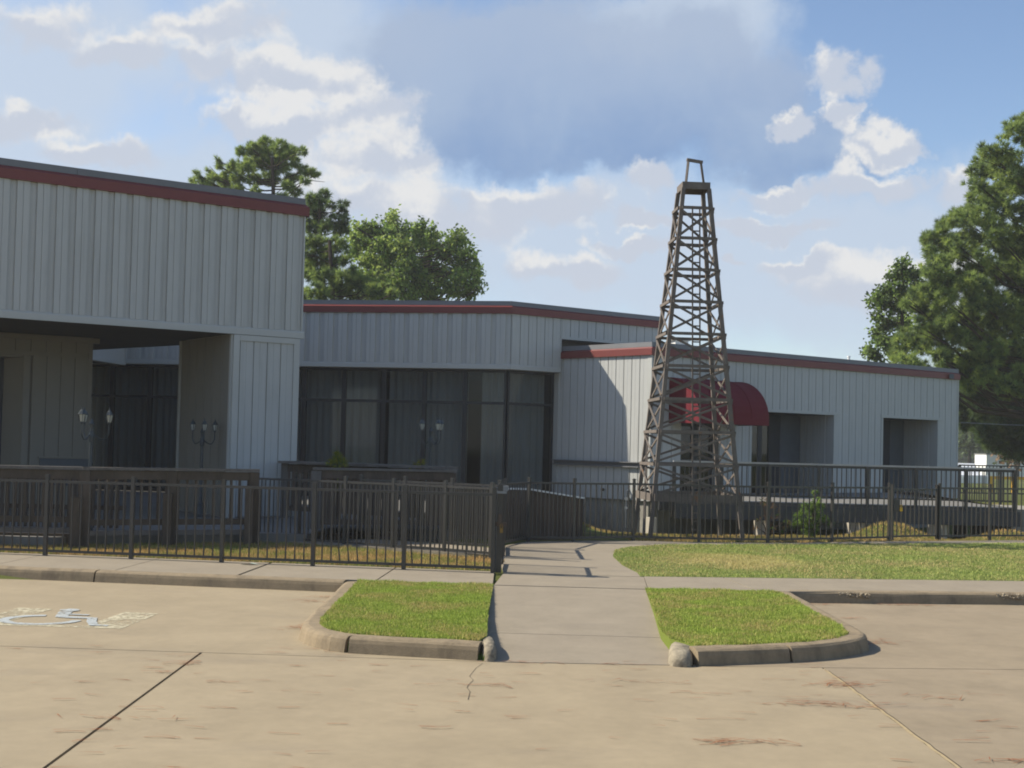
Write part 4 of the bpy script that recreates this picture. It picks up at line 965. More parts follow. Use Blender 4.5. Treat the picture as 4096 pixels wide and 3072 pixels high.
for xx in (3200, 3560, 3830):
    p = D(xx, 2100, 29.6); zg = float(ground_z(p.x, 29.6)); mb = MB(); mb.box(p.x - .12, p.x + .12, 29.3, 29.55, zg - .2, .17); mb.build('pier', 'base_concrete', dk)
dr_ = thing('deck_railing', (8, DY, FZ), 'dark metal railing with top rail coloured as sunlit along the front edge of the raised deck', 'railing')
mb = MB(); mb.box(X0_, X1_, DY - .07, DY + .0, 1.365, 1.40); mb.build('top_rail', 'sunlit_rail', dr_)
mb = MB(); mb.box(X0_, X1_, DY - .05, DY - .015, 1.31, 1.364); mb.build('rail', 'black_steel', dr_)
mb = MB(); mb.box(X0_, X1_, DY - .05, DY - .015, .655, .69); mb.build('rail', 'black_steel', dr_)
for xx in (2690, 2880, 3075, 3270, 3465, 3658, 3858, 4054):
    x = wx(xx); mb = MB(); mb.box(x - .03, x + .03, DY - .11, DY - .05, .16, 1.364); mb.build('post', 'black_steel', dr_)
nb = int((X1_ - X0_) / .104)
for k in range(nb):
    place('baluster', unit('baluster', .020, .020, .62, 'black_steel'), (X0_ + (k + .5) * (X1_ - X0_) / nb, DY - .032, .69), 0, dr_)
db = thing('deck_railing', (16, 39, .36), 'second dark metal railing on the far side of the deck, right of the long building', 'railing')
mb = MB(); mb.bar((13.95, 38.2, 1.36), (21, 39.6, 1.36), .07, .04); mb.bar((13.95, 38.2, .5), (21, 39.6, .5), .04, .04); mb.build('top_rail', 'black_steel', db)
for k in range(58):
    t = (k + .5) / 58; place('baluster', unit('baluster', .022, .022, .84, 'black_steel'), (13.95 + 7.05 * t, 38.2 + 1.4 * t, .5), 0, db)
for k in range(6):
    t = k / 5; place('post', unit('post', .06, .06, 1.5, 'black_steel'), (13.95 + 7.05 * t, 38.2 + 1.4 * t, -.15), .2, db)
mb = MB(); mb.prism([(X1_ + .02, DY + .1), (X1_ + 6, DY + .5), (X1_ + 6, 30), (X1_ + .02, 29.6)], -.7, [.50, .42, .42, .50]); meta(mb.build('abutment', 'base_concrete'), kind='structure')

# ------------------------------------------------------------------ derrick
dz0 = -.12
der = thing('oil_derrick', (3.38, 23.42, dz0), 'tall tapering wooden oil derrick with ladder and crown frame standing behind the right fence', 'derrick')
phi = R(4); ez = (math.cos(phi), math.sin(phi)); nz_ = (-math.sin(phi), math.cos(phi))
TOPZ = 6.72
def half(z): return .86 + (.235 - .86) * (z / TOPZ)
def dc(sx, sy, z, g_=0.0):
    h = half(z) + g_; return Vector((3.38 + ez[0] * sx * h + nz_[0] * sy * h, 23.42 + ez[1] * sx * h + nz_[1] * sy * h, z))
for sx, sy in ((-1, -1), (1, -1), (1, 1), (-1, 1)):
    mb = MB(); p, q = dc(sx, sy, dz0 - .06), dc(sx, sy, 6.60)
    mb.bar(p, q, .074, .074, (*nz_, 0)); mb.build('leg', 'derrick_wood', der)
lev = [.75, 1.36, 1.97, 2.58, 3.20, 3.81, 4.42, 5.03, 5.63, 6.22]
faces = [((-1, -1), (1, -1)), ((1, -1), (1, 1)), ((1, 1), (-1, 1)), ((-1, 1), (-1, -1))]
for fi, (a, b) in enumerate(faces):
    out = Vector(((a[0] + b[0]) / 2 * ez[0] + (a[1] + b[1]) / 2 * nz_[0], (a[0] + b[0]) / 2 * ez[1] + (a[1] + b[1]) / 2 * nz_[1], 0))
    for li_, z in enumerate(lev):
        w_ = .14 if li_ == 0 else .056
        p, q = dc(*a, z), dc(*b, z); mb = MB(); mb.bar(p + out * .055, q + out * .055, .035, w_); mb.build('girt', 'derrick_wood', der)
    for i in range(len(lev) - 1):
        z0, z1 = lev[i] + .06, lev[i + 1] - .05
        for k, (c_, d_) in enumerate(((a, b), (b, a))):
            p, q = dc(*c_, z0), dc(*d_, z1); o_ = out * (.048 + .024 * (k - .5) * 2 - .024)
            mb = MB(); mb.bar(p + o_, q + o_, .02, .042); mb.build('brace', 'derrick_wood', der)
mb = MB(); mb.bar(dc(-1, 1, 1.95) + Vector((.0, -.1, 0)), dc(-1, -.4, -.1) + Vector((-.02, 0, 0)), .05, .05); mb.build('brace', 'derrick_wood', der, 'loose leaning plank')
# crown block
def ring(z0, z1, h, t, nm):
    for sx, sy in ((0, -1), (1, 0), (0, 1), (-1, 0)):
        mb = MB(); cpos = Vector((3.38 + ez[0] * sx * h + nz_[0] * sy * h, 23.42 + ez[1] * sx * h + nz_[1] * sy * h, 0)); l = h + (t / 2 if sx == 0 else -t / 2 - .001)
        u = Vector((ez[0], ez[1], 0)) if sx == 0 else Vector((nz_[0], nz_[1], 0))
        mb.bar(cpos - u * l + Vector((0, 0, (z0 + z1) / 2)), cpos + u * l + Vector((0, 0, (z0 + z1) / 2)), t, z1 - z0); mb.build(nm, 'derrick_wood', der)
ring(6.59, 6.725, .245, .045, 'crown_board')
mb = MB(); mb.prism([dc(-1, -1, 6.6, .02)[:2], dc(1, -1, 6.6, .02)[:2], dc(1, 1, 6.6, .02)[:2], dc(-1, 1, 6.6, .02)[:2]], 6.66, 6.70); mb.build('crown_floor', 'derrick_wood', der)
g0, g1 = dc(-.82, -.9, 6.70), dc(.82, -.2, 6.70); t0, t1 = Vector((3.38 - .125, 23.30, 7.16)), Vector((3.38 + .125, 23.36, 7.13))
for nm, a, b in (('gin_pole', g0, t0), ('gin_pole', g1, t1)): mb = MB(); mb.bar(a, b, .04, .04); mb.build(nm, 'derrick_wood', der)
mb = MB(); mb.bar(t0 + Vector((-.03, 0, .02)), t1 + Vector((.03, 0, .02)), .05, .055); mb.build('gin_beam', 'derrick_wood', der)
# ladder
lad = MB(); lx = .07; off = -.10
def lp(s_, z): h = half(z); return Vector((3.40 + ez[0] * s_ - nz_[0] * (h + off), 23.42 + ez[1] * s_ - nz_[1] * (h + off), z))
for s_ in (-lx, lx): mb = MB(); mb.bar(lp(s_, -.1), lp(s_, 6.28), .026, .03); mb.build('ladder_rail', 'derrick_wood', der)
z = .02
while z < 6.2:
    mb = MB(); mb.bar(lp(-lx + .014, z), lp(lx - .014, z), .02, .024); mb.build('rung', 'derrick_wood', der); z += .152

# ------------------------------------------------------------------ lamps
def lantern(parent, p, k=.66):
    x, y, z = p; mb = MB(); n = 6; q = lambda prof: [(r_ * k, z + (h_ * k)) for r_, h_ in prof]
    mb.lathe(q([(.012, -.05), (.03, -.02), (.026, 0), (.05, .004), (.05, .012), (.0, .012)]), n, (x, y))
    mb.lathe(q([(.0, .175), (.094, .175), (.094, .187), (.075, .20), (.055, .245), (.022, .285), (.014, .30), (.02, .312), (.006, .33), (.0, .37)]), n, (x, y))
    for i in range(n):
        t = 2 * math.pi * i / n; mb.bar((x + .05 * k * math.cos(t), y + .05 * k * math.sin(t), z + .01 * k), (x + .083 * k * math.cos(t), y + .083 * k * math.sin(t), z + .177 * k), .007)
    ln = mb.build('lantern', 'lamp_iron', parent)
    mb = MB(); mb.lathe(q([(.0, .013), (.044, .013), (.076, .172), (.0, .172)]), n, (x, y)); mb.build('lantern_glass', 'lantern_glass', ln)
def lamp(x, y, z0, H, angs, label, r_=.25):
    t = thing('lamp_post', (x, y, z0), label, 'lamp')
    zs_ = z0 + H - .245; zj = zs_ - .19        # lantern seats, arm joint
    mb = MB(); mb.lathe([(0, z0), (.12, z0), (.12, z0 + .03), (.085, z0 + .06), (.065, z0 + .22), (.07, z0 + .24), (.042, z0 + .28), (.032, z0 + .5), (.028, zj - .12), (.04, zj - .10), (.046, zj - .04), (.04, zj + .02), (.026, zj + .05), (.03, zj + .12), (.042, zj + .16), (.022, zj + .20), (.010, zj + .23), (.0, zj + .25)], 10, (x, y)); mb.build('pole', 'lamp_iron', t)
    for a in angs:
        a = R(a); mb = MB(); pts = []
        for u in np.linspace(0, 1, 9):
            rad = .03 + (r_ - .03) * min(1, u * 1.35); zz = zj - .075 * math.sin(min(1, u * 1.25) * math.pi * .8) + .19 * max(0, (u - .5) / .5) ** 1.4 - .0
            pts.append((x + rad * math.cos(a), y + rad * math.sin(a), zz))
        mb.tube(pts, .010, 6); mb.build('arm', 'lamp_iron', t); lantern(t, (pts[-1][0], pts[-1][1], pts[-1][2] + .033))
    return t
p = D(360, 2140, 18.5); q = D(360, 1622, 18.5); lamp(p.x - .03, p.y, .02, q.z - .02, (14, 134, 254), 'sunlit black lamp post with three glass lanterns left of the porch passage')
p = D(800, 2040, 23.2); q = D(798, 1668, 23.2); lamp(p.x, p.y, .15, q.z - .15, (150, 292, 38), 'shaded black lamp post with three lanterns in front of the porch pier')
p = D(1716, 2050, 22.3); q = D(1712, 1664, 22.3); lamp(p.x, p.y, .15, q.z - .15, (143, 308, 40), 'black lamp post with lanterns in front of the middle curtained windows', .22)
# ================================================================== PLANTS
def tuft_mesh(name, parent, centers, outs, n, ln, wd, mats, spread=1.0, up=.35):
    # radiating needle tufts: n thin triangles per centre
    m_ = len(centers); c = np.repeat(centers, n, 0); o = np.repeat(outs, n, 0)
    d = rng.normal(size=(m_ * n, 3)) * spread + o * 1.1 + np.array([0, 0, up]); d /= np.linalg.norm(d, axis=1)[:, None]
    L = ln * rng.uniform(.7, 1.15, m_ * n)[:, None]
    s = np.cross(d, rng.normal(size=(m_ * n, 3))); s /= np.linalg.norm(s, axis=1)[:, None]
    w = (wd * rng.uniform(.7, 1.3, m_ * n))[:, None]
    V = np.stack([c - s * w / 2, c + s * w / 2, c + d * L], 1).reshape(-1, 3)
    tint = np.repeat(rng.uniform(0, 1, m_), n * 3); mi = np.repeat(rng.integers(0, len(mats), m_), n)
    return tri_soup(name, V, tint, None, None, parent, mats, mi)
def leaf_mesh(name, parent, centers, n, ln, wd, mats, rad):
    m_ = len(centers); c = np.repeat(centers, n, 0) + rng.normal(size=(m_ * n, 3)) * rad
    d = rng.normal(size=(m_ * n, 3)) + np.array([0, 0, -.3]); d /= np.linalg.norm(d, axis=1)[:, None]
    s = np.cross(d, rng.normal(size=(m_ * n, 3))); s /= np.linalg.norm(s, axis=1)[:, None]
    L = (ln * rng.uniform(.6, 1.2, m_ * n))[:, None]; w = (wd * rng.uniform(.7, 1.2, m_ * n))[:, None]
    a, b, e, f = c, c + d * L * .45 + s * w / 2, c + d * L, c + d * L * .45 - s * w / 2
    V = np.stack([a, b, e, a, e, f], 1).reshape(-1, 3)
    tint = np.repeat(rng.uniform(0, 1, m_), n * 6); mi = np.repeat(rng.integers(0, len(mats), m_), n * 2)
    return tri_soup(name, V, tint, None, None, parent, mats, mi)
def blob_points(blobs, Y, dens, depth=1.0, shell=.55, squash=.8):
    # blobs: (x, y, r) as seen in the photograph at distance Y -> clump centres and outward directions
    cs, os_, bc = [], [], []
    for (x, y, r_) in blobs:
        yy = Y + rng.uniform(-depth, depth); c = np.array(D(x * 1.8517, y * 1.8517, yy)); rr = r_ * 1.8517 / 4907 * yy
        n = max(4, int(dens * rr * rr))
        d = rng.normal(size=(n, 3)); d /= np.linalg.norm(d, axis=1)[:, None]
        q = rr * (shell + (1 - shell) * rng.uniform(0, 1, n) ** .6) * rng.uniform(.75, 1.08, n)
        cs.append(c + d * q[:, None] * np.array([1, 1, squash])); os_.append(d); bc.append(c)
    return np.concatenate(cs), np.concatenate(os_), bc
def trunk_mesh(root, base, top, r0, targets, r1=.06, bend=.2, sub_=1):
    mb = MB(); base, top = Vector(base), Vector(top); n = 9; pts = []; rad = []
    for i in range(n + 1):
        t = i / n; p = base.lerp(top, t) + Vector((bend * math.sin(t * 3.0), bend * .5 * math.sin(t * 4.2), 0)) * (t * (1.2 - t)) * 2; pts.append(p); rad.append(r0 * (1 - t) + r1 * t)
    mb.tube(pts, rad, 8)
    if len(targets) > 60: targets = targets[::4]
    for c in targets:
        c = Vector(c); h = max(.12, min(.97, ((c.z - base.z) - .35 * (Vector((c.x, c.y)) - Vector((top.x, top.y))).length) / max(.1, top.z - base.z)))
        k = h * n; i = min(n - 1, int(k)); s_ = pts[i].lerp(pts[i + 1], k - i); rr = (rad[i] * .45)
        mid = s_.lerp(c, .5) + Vector((random.uniform(-.2, .2), random.uniform(-.2, .2), -.12 * (c - s_).length)); rr = min(rr, .012 + .013 * (c - s_).length)
        mb.tube([s_, s_.lerp(mid, .5) + Vector((0, 0, -.05)), mid, mid.lerp(c, .6) + Vector((0, 0, .05)), c], [rr, rr * .85, rr * .65, rr * .45, .012], 5)
        for _ in range(3):
            e = c + Vector((random.gauss(0, .14), random.gauss(0, .14), random.gauss(.03, .1))); mb.tube([mid.lerp(c, random.uniform(.4, .9)), e], [.02, .008], 4)
    return mb.build('trunk', 'bark', root)
def pine(label, blobs, Y, base_x, dens, ln, wd, mats, n=15, depth=1.2, top=None, r0=.24, group=None, spread=1.0, squash=.8, zb=-.3):
    b = D(base_x[0] * 1.8517, 1900, Y); t = D(base_x[1] * 1.8517, base_x[2] * 1.8517, Y)
    root = thing('pine_tree', (b.x, Y, zb), label, 'tree', group)
    cs, os_, bc = blob_points(blobs, Y, dens, depth, .25, squash)
    tuft_mesh('crown', root, cs, os_, n, ln, wd, mats, spread)
    trunk_mesh(root, (b.x, Y, zb), t, r0, bc)
    return root
def broadleaf(label, blobs, Y, base_x, dens, ln, wd, mats, n=12, depth=1.4, rad=.2, r0=.25, zb=-.3, shell=.4, name='leafy_tree'):
    b = D(base_x[0] * 1.8517, 1900, Y); t = D(base_x[1] * 1.8517, base_x[2] * 1.8517, Y)
    root = thing(name, (b.x, Y, zb), label, 'tree')
    cs, os_, bc = blob_points(blobs, Y, dens, depth, shell, .85)
    leaf_mesh('crown', root, cs, n, ln, wd, mats, rad)
    trunk_mesh(root, (b.x, Y, zb), t, r0, bc)
    return root
B1 = [(575, 315, 22), (545, 320, 16), (605, 318, 18), (525, 328, 14), (630, 328, 18), (652, 328, 10), (560, 350, 28), (605, 352, 28), (532, 358, 18), (640, 350, 14), (505, 362, 14), (585, 385, 22), (628, 385, 16), (655, 372, 14), (676, 374, 11), (660, 390, 10), (625, 402, 14),
      (548, 388, 16), (515, 385, 16), (490, 378, 13), (474, 358, 9), (484, 392, 16), (462, 384, 13), (446, 398, 12), (436, 384, 8), (424, 376, 7), (422, 390, 10), (416, 404, 9), (455, 405, 12), (510, 408, 16), (475, 410, 12), (555, 412, 12), (640, 415, 12), (610, 425, 12), (500, 362, 8), (468, 345, 6), (450, 372, 7), (684, 380, 7)]
pine('tall pine with open dark-branched crown rising above the porch building roof', B1, 52, (590, 588, 340), 330, .23, .032, ['pine_green', 'pine_green', 'pine_light'], 36, 1.1, r0=.28)
B2 = [(680, 432, 20), (700, 424, 15), (668, 448, 18), (712, 442, 10), (690, 462, 18), (742, 440, 9), (736, 458, 14), (722, 478, 16), (746, 478, 10), (700, 492, 18), (672, 492, 20), (748, 498, 9), (730, 500, 14), (662, 470, 12)]
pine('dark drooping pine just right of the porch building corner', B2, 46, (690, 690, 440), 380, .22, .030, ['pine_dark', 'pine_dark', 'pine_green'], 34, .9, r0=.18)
B3 = [(668, 525, 22), (700, 530, 22), (732, 530, 20), (680, 560, 24), (715, 565, 26), (745, 560, 16), (668, 590, 22), (700, 598, 26), (738, 600, 26), (772, 608, 20), (800, 612, 16), (690, 632, 26), (728, 635, 26), (768, 632, 24), (805, 630, 18), (830, 622, 12), (660, 545, 12), (760, 585, 12), (660, 640, 18), (820, 645, 14), (848, 632, 10)]
pine('light green bushy pine beside the leafy tree above the window building', B3, 43, (715, 712, 520), 360, .22, .030, ['pine_green', 'pine_light', 'pine_dark'], 34, 1.0, r0=.2)
B4 = [(790, 495, 16), (765, 512, 14), (815, 500, 14), (848, 482, 12), (842, 505, 16), (870, 505, 16), (900, 500, 12), (912, 492, 9), (930, 508, 13), (905, 525, 18), (935, 535, 18), (870, 535, 22), (830, 535, 22), (795, 530, 20), (768, 540, 14), (982, 508, 9), (990, 522, 11), (978, 530, 13), (1000, 530, 7), (962, 548, 18), (1000, 552, 14), (1018, 556, 8), (925, 570, 24), (880, 572, 24), (838, 570, 24), (795, 568, 22), (985, 580, 18), (1015, 580, 13), (1027, 590, 7), (950, 595, 22), (905, 605, 24), (860, 605, 24), (815, 602, 24), (780, 598, 16), (1000, 605, 18), (1022, 612, 9), (975, 625, 22), (930, 632, 22), (885, 636, 22), (840, 634, 18), (1012, 632, 15), (800, 632, 18), (1028, 578, 5), (1032, 605, 5), (846, 470, 6), (850, 462, 4), (836, 478, 6), (912, 482, 5), (928, 496, 6), (872, 490, 7), (812, 488, 6), (776, 496, 7), (765, 488, 4), (990, 500, 4), (994, 508, 6), (1008, 522, 5), (1020, 540, 5), (946, 512, 7), (1032, 592, 4), (1036, 622, 4)]
broadleaf('wide bright green leafy tree with ragged top behind the window building', B4, 55, (890, 890, 520), 240, .19, .12, ['leaf_green', 'leaf_green', 'pine_light', 'oak_green'], 14, 1.6, .15, .3)
random.seed(5)
def fill(poly, r_, n, jit=.4):
    xs_ = [p[0] for p in poly]; ys_ = [p[1] for p in poly]; out = []; tries = 0
    while len(out) < n and tries < 40000:
        tries += 1; x, y = random.uniform(min(xs_), max(xs_)), random.uniform(min(ys_), max(ys_))
        if not in_poly(np.array([x]), np.array([y]), poly)[0]: continue
        rr = r_ * random.uniform(1 - jit, 1 + jit)
        if any((x - a) ** 2 + (y - b) ** 2 < (.58 * max(rr, c)) ** 2 for a, b, c in out): continue
        out.append((x, y, rr))
    return out
PR = [(2225, 235), (2205, 262), (2178, 268), (2166, 312), (2112, 345), (2092, 385), (2094, 435), (2066, 455), (2000, 505), (1998, 525), (2015, 570), (1965, 640), (1975, 680), (1935, 740), (1928, 775), (1970, 790), (2070, 800), (2080, 840), (2200, 850), (2330, 840), (2380, 600), (2350, 350), (2280, 225)]
BR = fill(PR, 21, 330) + [(2178, 275, 12), (2165, 300, 10), (2108, 352, 12), (2098, 372, 11), (2094, 430, 10), (2070, 462, 10), (2008, 512, 11), (1998, 520, 8), (2005, 535, 11), (2025, 560, 14), (1958, 655, 12), (1975, 640, 10), (1946, 720, 12), (1936, 760, 10), (1945, 775, 10), (2190, 262, 10), (2206, 255, 10), (2085, 450, 9), (2130, 342, 9), (2092, 400, 9), (2040, 500, 10)]
pine('large dense green pine filling the right edge of the view behind the long building', BR, 44, (2290, 2260, 240), 240, .24, .030, ['pine_green', 'pine_light', 'pine_green', 'pine_dark'], 34, 2.0, r0=.35)
PD = [(2060, 790), (2240, 780), (2330, 850), (2330, 985), (2190, 985), (2165, 962), (2128, 948), (2118, 900), (2085, 905), (2068, 880)]
BD = fill(PD, 22, 120)
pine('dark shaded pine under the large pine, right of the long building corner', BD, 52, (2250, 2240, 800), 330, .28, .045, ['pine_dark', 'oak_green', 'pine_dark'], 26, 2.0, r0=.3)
B5 = [(1945, 575, 12), (1930, 600, 13), (1955, 600, 14), (1915, 625, 14), (1945, 630, 16), (1895, 640, 11), (1905, 655, 13), (1882, 655, 8), (1930, 660, 16), (1960, 660, 16), (1895, 680, 10), (1915, 700, 16), (1950, 700, 20), (1892, 720, 12), (1905, 740, 13), (1880, 752, 10), (1872, 762, 6), (1925, 740, 16), (1895, 770, 12), (1940, 765, 18), (1965, 735, 20), (1980, 620, 16), (1975, 590, 10), (1955, 570, 8), (1990, 585, 9)]
broadleaf('dark green oak behind the right end of the long roof, beside the large pine', B5, 50, (1950, 1945, 640), 300, .17, .12, ['oak_green', 'oak_green', 'leaf_green'], 14, 1.2, .12, .22, name='oak_tree')
# far trees beyond the road
for i, (x, r_, yb, Y, lab) in enumerate(((2092, 34, 950, 120, 'distant dark green tree between the long building corner and the white truck'), (2195, 26, 972, 96, 'reddish-brown distant bush at the right edge beside the white trailer'), (2165, 40, 940, 150, 'distant tree behind the white trailer'), (2235, 45, 945, 160, 'distant tree at the right edge beyond the yellow rail'))):
    bl_ = [(x + random.uniform(-r_, r_) * .7, yb + random.uniform(-r_, r_) * .6, r_ * .5) for _ in range(12)]
    broadleaf(lab, bl_, Y, (x, x, yb - 10), 30, .45, .28, ['dead_brown', 'far_green'] if i == 1 else ['far_green', 'oak_green'], 10, 2, .5, .25, zb=-.6, name='distant_tree')
bl_ = []
mbx = [(random.uniform(45, 140), random.uniform(200, 260), random.uniform(2, 4)) for _ in range(170)]
cs = np.concatenate([np.array([x, y, z]) + rng.normal(size=(40, 3)) * np.array([3.2, 2, 2.2]) for x, y, z in mbx]); cs[:, 2] = np.maximum(cs[:, 2], -.3)
o = leaf_mesh('far_woods', None, cs, 6, 1.3, .8, ['far_green', 'oak_green'], .9); o['kind'] = 'stuff'

# small plants
def cypress(label, blobs, Y, zb, mats, name, dens=380, ln=.10, n=10, stem=None, wd=.012, cat='shrub'):
    c0 = D(blobs[0][0] * 1.8517, blobs[0][1] * 1.8517, Y)
    root = thing(name, (c0.x, Y, zb), label, cat)
    cs, os_, bc = blob_points(blobs, Y, dens, .12, .2, .8)
    m_ = len(cs); c = np.repeat(cs, n, 0); d = rng.normal(size=(m_ * n, 3)) * .6 + np.repeat(os_, n, 0) * .6 + np.array([0, 0, -.7]); d /= np.linalg.norm(d, axis=1)[:, None]
    s = np.cross(d, rng.normal(size=(m_ * n, 3))); s /= np.linalg.norm(s, axis=1)[:, None]
    V = np.stack([c - s * wd / 2, c + s * wd / 2, c + d * ln * rng.uniform(.6, 1.2, m_ * n)[:, None]], 1).reshape(-1, 3)
    tri_soup('foliage', V, np.repeat(rng.uniform(0, 1, m_), n * 3), None, None, root, mats, np.repeat(rng.integers(0, len(mats), m_), n))
    mb = MB(); b = Vector((c0.x, Y, zb))
    for q in bc:
        q = Vector(q); mid = Vector((c0.x + (q.x - c0.x) * .35, Y, zb + (q.z - zb) * .6)); mb.tube([b, mid, q], [.018, .012, .004], 5)
    mb.build('stem', 'bark', root)
cypress('yellow-green feathery conifer showing above the planter railing, before the left window', [(729, 985, 9), (730, 976, 6), (728, 992, 10), (718, 995, 7), (740, 995, 7), (729, 1010, 11), (745, 1001, 5), (712, 1001, 5), (730, 1030, 12), (728, 1050, 12)], 22.3, .15, ['shrub_yellow', 'shrub_green', 'shrub_yellow'], 'conifer_shrub', 3800, .08)
cypress('sparse yellowish conifer above the planter railing left of the window lamp post', [(908, 1003, 8), (912, 995, 4), (898, 1002, 5), (905, 1012, 8), (888, 1008, 5), (905, 1030, 10), (900, 1050, 10)], 22.2, .15, ['shrub_yellow', 'dead_brown', 'shrub_yellow'], 'conifer_shrub', 2600, .08)
zg = float(ground_z(7.0, 24.4))
cypress('green bushy conifer growing behind the right fence before the deck', [(1755, 1100, 20), (1735, 1115, 18), (1775, 1112, 16), (1758, 1130, 20), (1742, 1090, 10), (1765, 1080, 12), (1760, 1062, 6), (1790, 1125, 10), (1722, 1130, 10), (1750, 1145, 16), (1770, 1090, 10)], 24.6, zg, ['shrub_green', 'shrub_green', 'leaf_green'], 'conifer_shrub', 1100, .11, 12)
cypress('half-dead brown conifer with bare twigs behind the right fence, left of the green one', [(1660, 1075, 7), (1650, 1090, 9), (1672, 1095, 9), (1660, 1115, 12), (1640, 1120, 8), (1685, 1110, 10), (1700, 1125, 10), (1665, 1140, 12), (1635, 1140, 9), (1645, 1082, 7), (1690, 1140, 9)], 24.2, float(ground_z(5.4, 24.2)), ['dead_brown', 'dead_brown', 'dead_brown', 'shrub_green'], 'conifer_shrub', 500, .10, 8)
def weed(p, n, h, label):
    x = p.x + rng.normal(0, .02, n); y = p.y + rng.normal(0, .015, n); hh = h * rng.uniform(.4, 1, n); a = rng.uniform(0, 6.28, n); l = rng.uniform(.1, .7, n) * hh
    V = np.stack([np.stack([x - .006, y, np.full(n, p.z)], 1), np.stack([x + .006, y, np.full(n, p.z)], 1), np.stack([x + np.cos(a) * l, y + np.sin(a) * l, p.z + hh], 1)], 1).reshape(-1, 3)
    o = tri_soup('weed', V, np.repeat(rng.uniform(0, 1, n), 3), 'shrub_green'); meta(o, label, 'weed')
weed(G(1396, 2606, LOT), 46, .11, 'tuft of green weeds in the kerb joint at the left island')
weed(G(1930, 2640, LOT), 22, .08, 'thin weed beside the rounded kerb end left of the ramp')

# ================================================================== LITTER
def needles(pts_n, name):
    V = []
    for (x, y, n, sx, sy, L) in pts_n:
        ca = random.gauss(0, .16)
        for _ in range(max(1, int(n * .33))):
            cx, cy = x + random.gauss(0, sx), y + random.gauss(0, sy); a = ca + random.gauss(0, .12 if n < 20 else .5) + (math.pi if random.random() < .5 else 0); l = L * random.uniform(.6, 1.2) / 2; w = .0038
            dxx, dyy = math.cos(a) * l, math.sin(a) * l; z = LOT + .003 + random.uniform(0, .012); bx, by = -math.sin(a) * w, math.cos(a) * w
            V += [(cx - dxx - bx, cy - dyy - by, z), (cx + dxx, cy + dyy, z + random.uniform(0, .012)), (cx - dxx + bx, cy - dyy + by, z)]
    V = np.array(V); o = tri_soup(name, V, np.repeat(rng.uniform(0, 1, len(V) // 3), 3), 'needle_litter'); o['kind'] = 'stuff'
random.seed(21); clumps = []
for _ in range(190):
    y = 5.2 + 5.2 * random.random() ** .8; x = random.uniform(-.52, .52) * y * .95
    clumps.append((x, y, random.choice((3, 6, 6, 9, 12)), .04, .006, .17))
for (x, y, n, sx, sy) in ((3360, 2738, 130, .10, .07), (3290, 2815, 60, .14, .05), (3180, 2820, 40, .18, .03), (2870, 2970, 60, .07, .04), (3060, 2975, 40, .10, .03), (3410, 2830, 40, .10, .03), (3700, 2790, 40, .2, .03), (740, 2655, 50, .06, .05), (490, 2875, 34, .18, .02), (4060, 3050, 60, .15, .03), (860, 2730, 20, .12, .02),
                          (3490, 2570, 110, .10, .12), (3400, 2475, 40, .08, .05), (3300, 2420, 60, .12, .03), (3560, 2420, 90, .3, .03), (3750, 2425, 50, .25, .02), (1200, 2510, 80, .07, .12), (1330, 2390, 90, .12, .05), (1230, 2405, 60, .10, .06), (1260, 2600, 30, .2, .05), (2040, 2570, 30, .05, .07), (2640, 2560, 40, .05, .05), (2300, 2655, 60, .4, .015), (2560, 2730, 30, .15, .02), (1960, 2745, 26, .15, .03)):
    p = G(x, y, LOT); clumps.append((p.x, p.y, n, sx, sy, .16))
needles(clumps, 'pine_needles')
mb = MB(); p = G(1000, 2257, .01); mb.add([(p.x - .14, p.y, .008), (p.x, p.y - .03, .03), (p.x + .13, p.y + .01, .008), (p.x + .02, p.y + .09, .02), (p.x - .10, p.y + .08, .008)], [(0, 1, 3, 4), (1, 2, 3)])
meta(mb.build('paper_scrap', 'litter_paper'), 'pale green scrap of paper lying on the left pavement by the fence', 'litter')

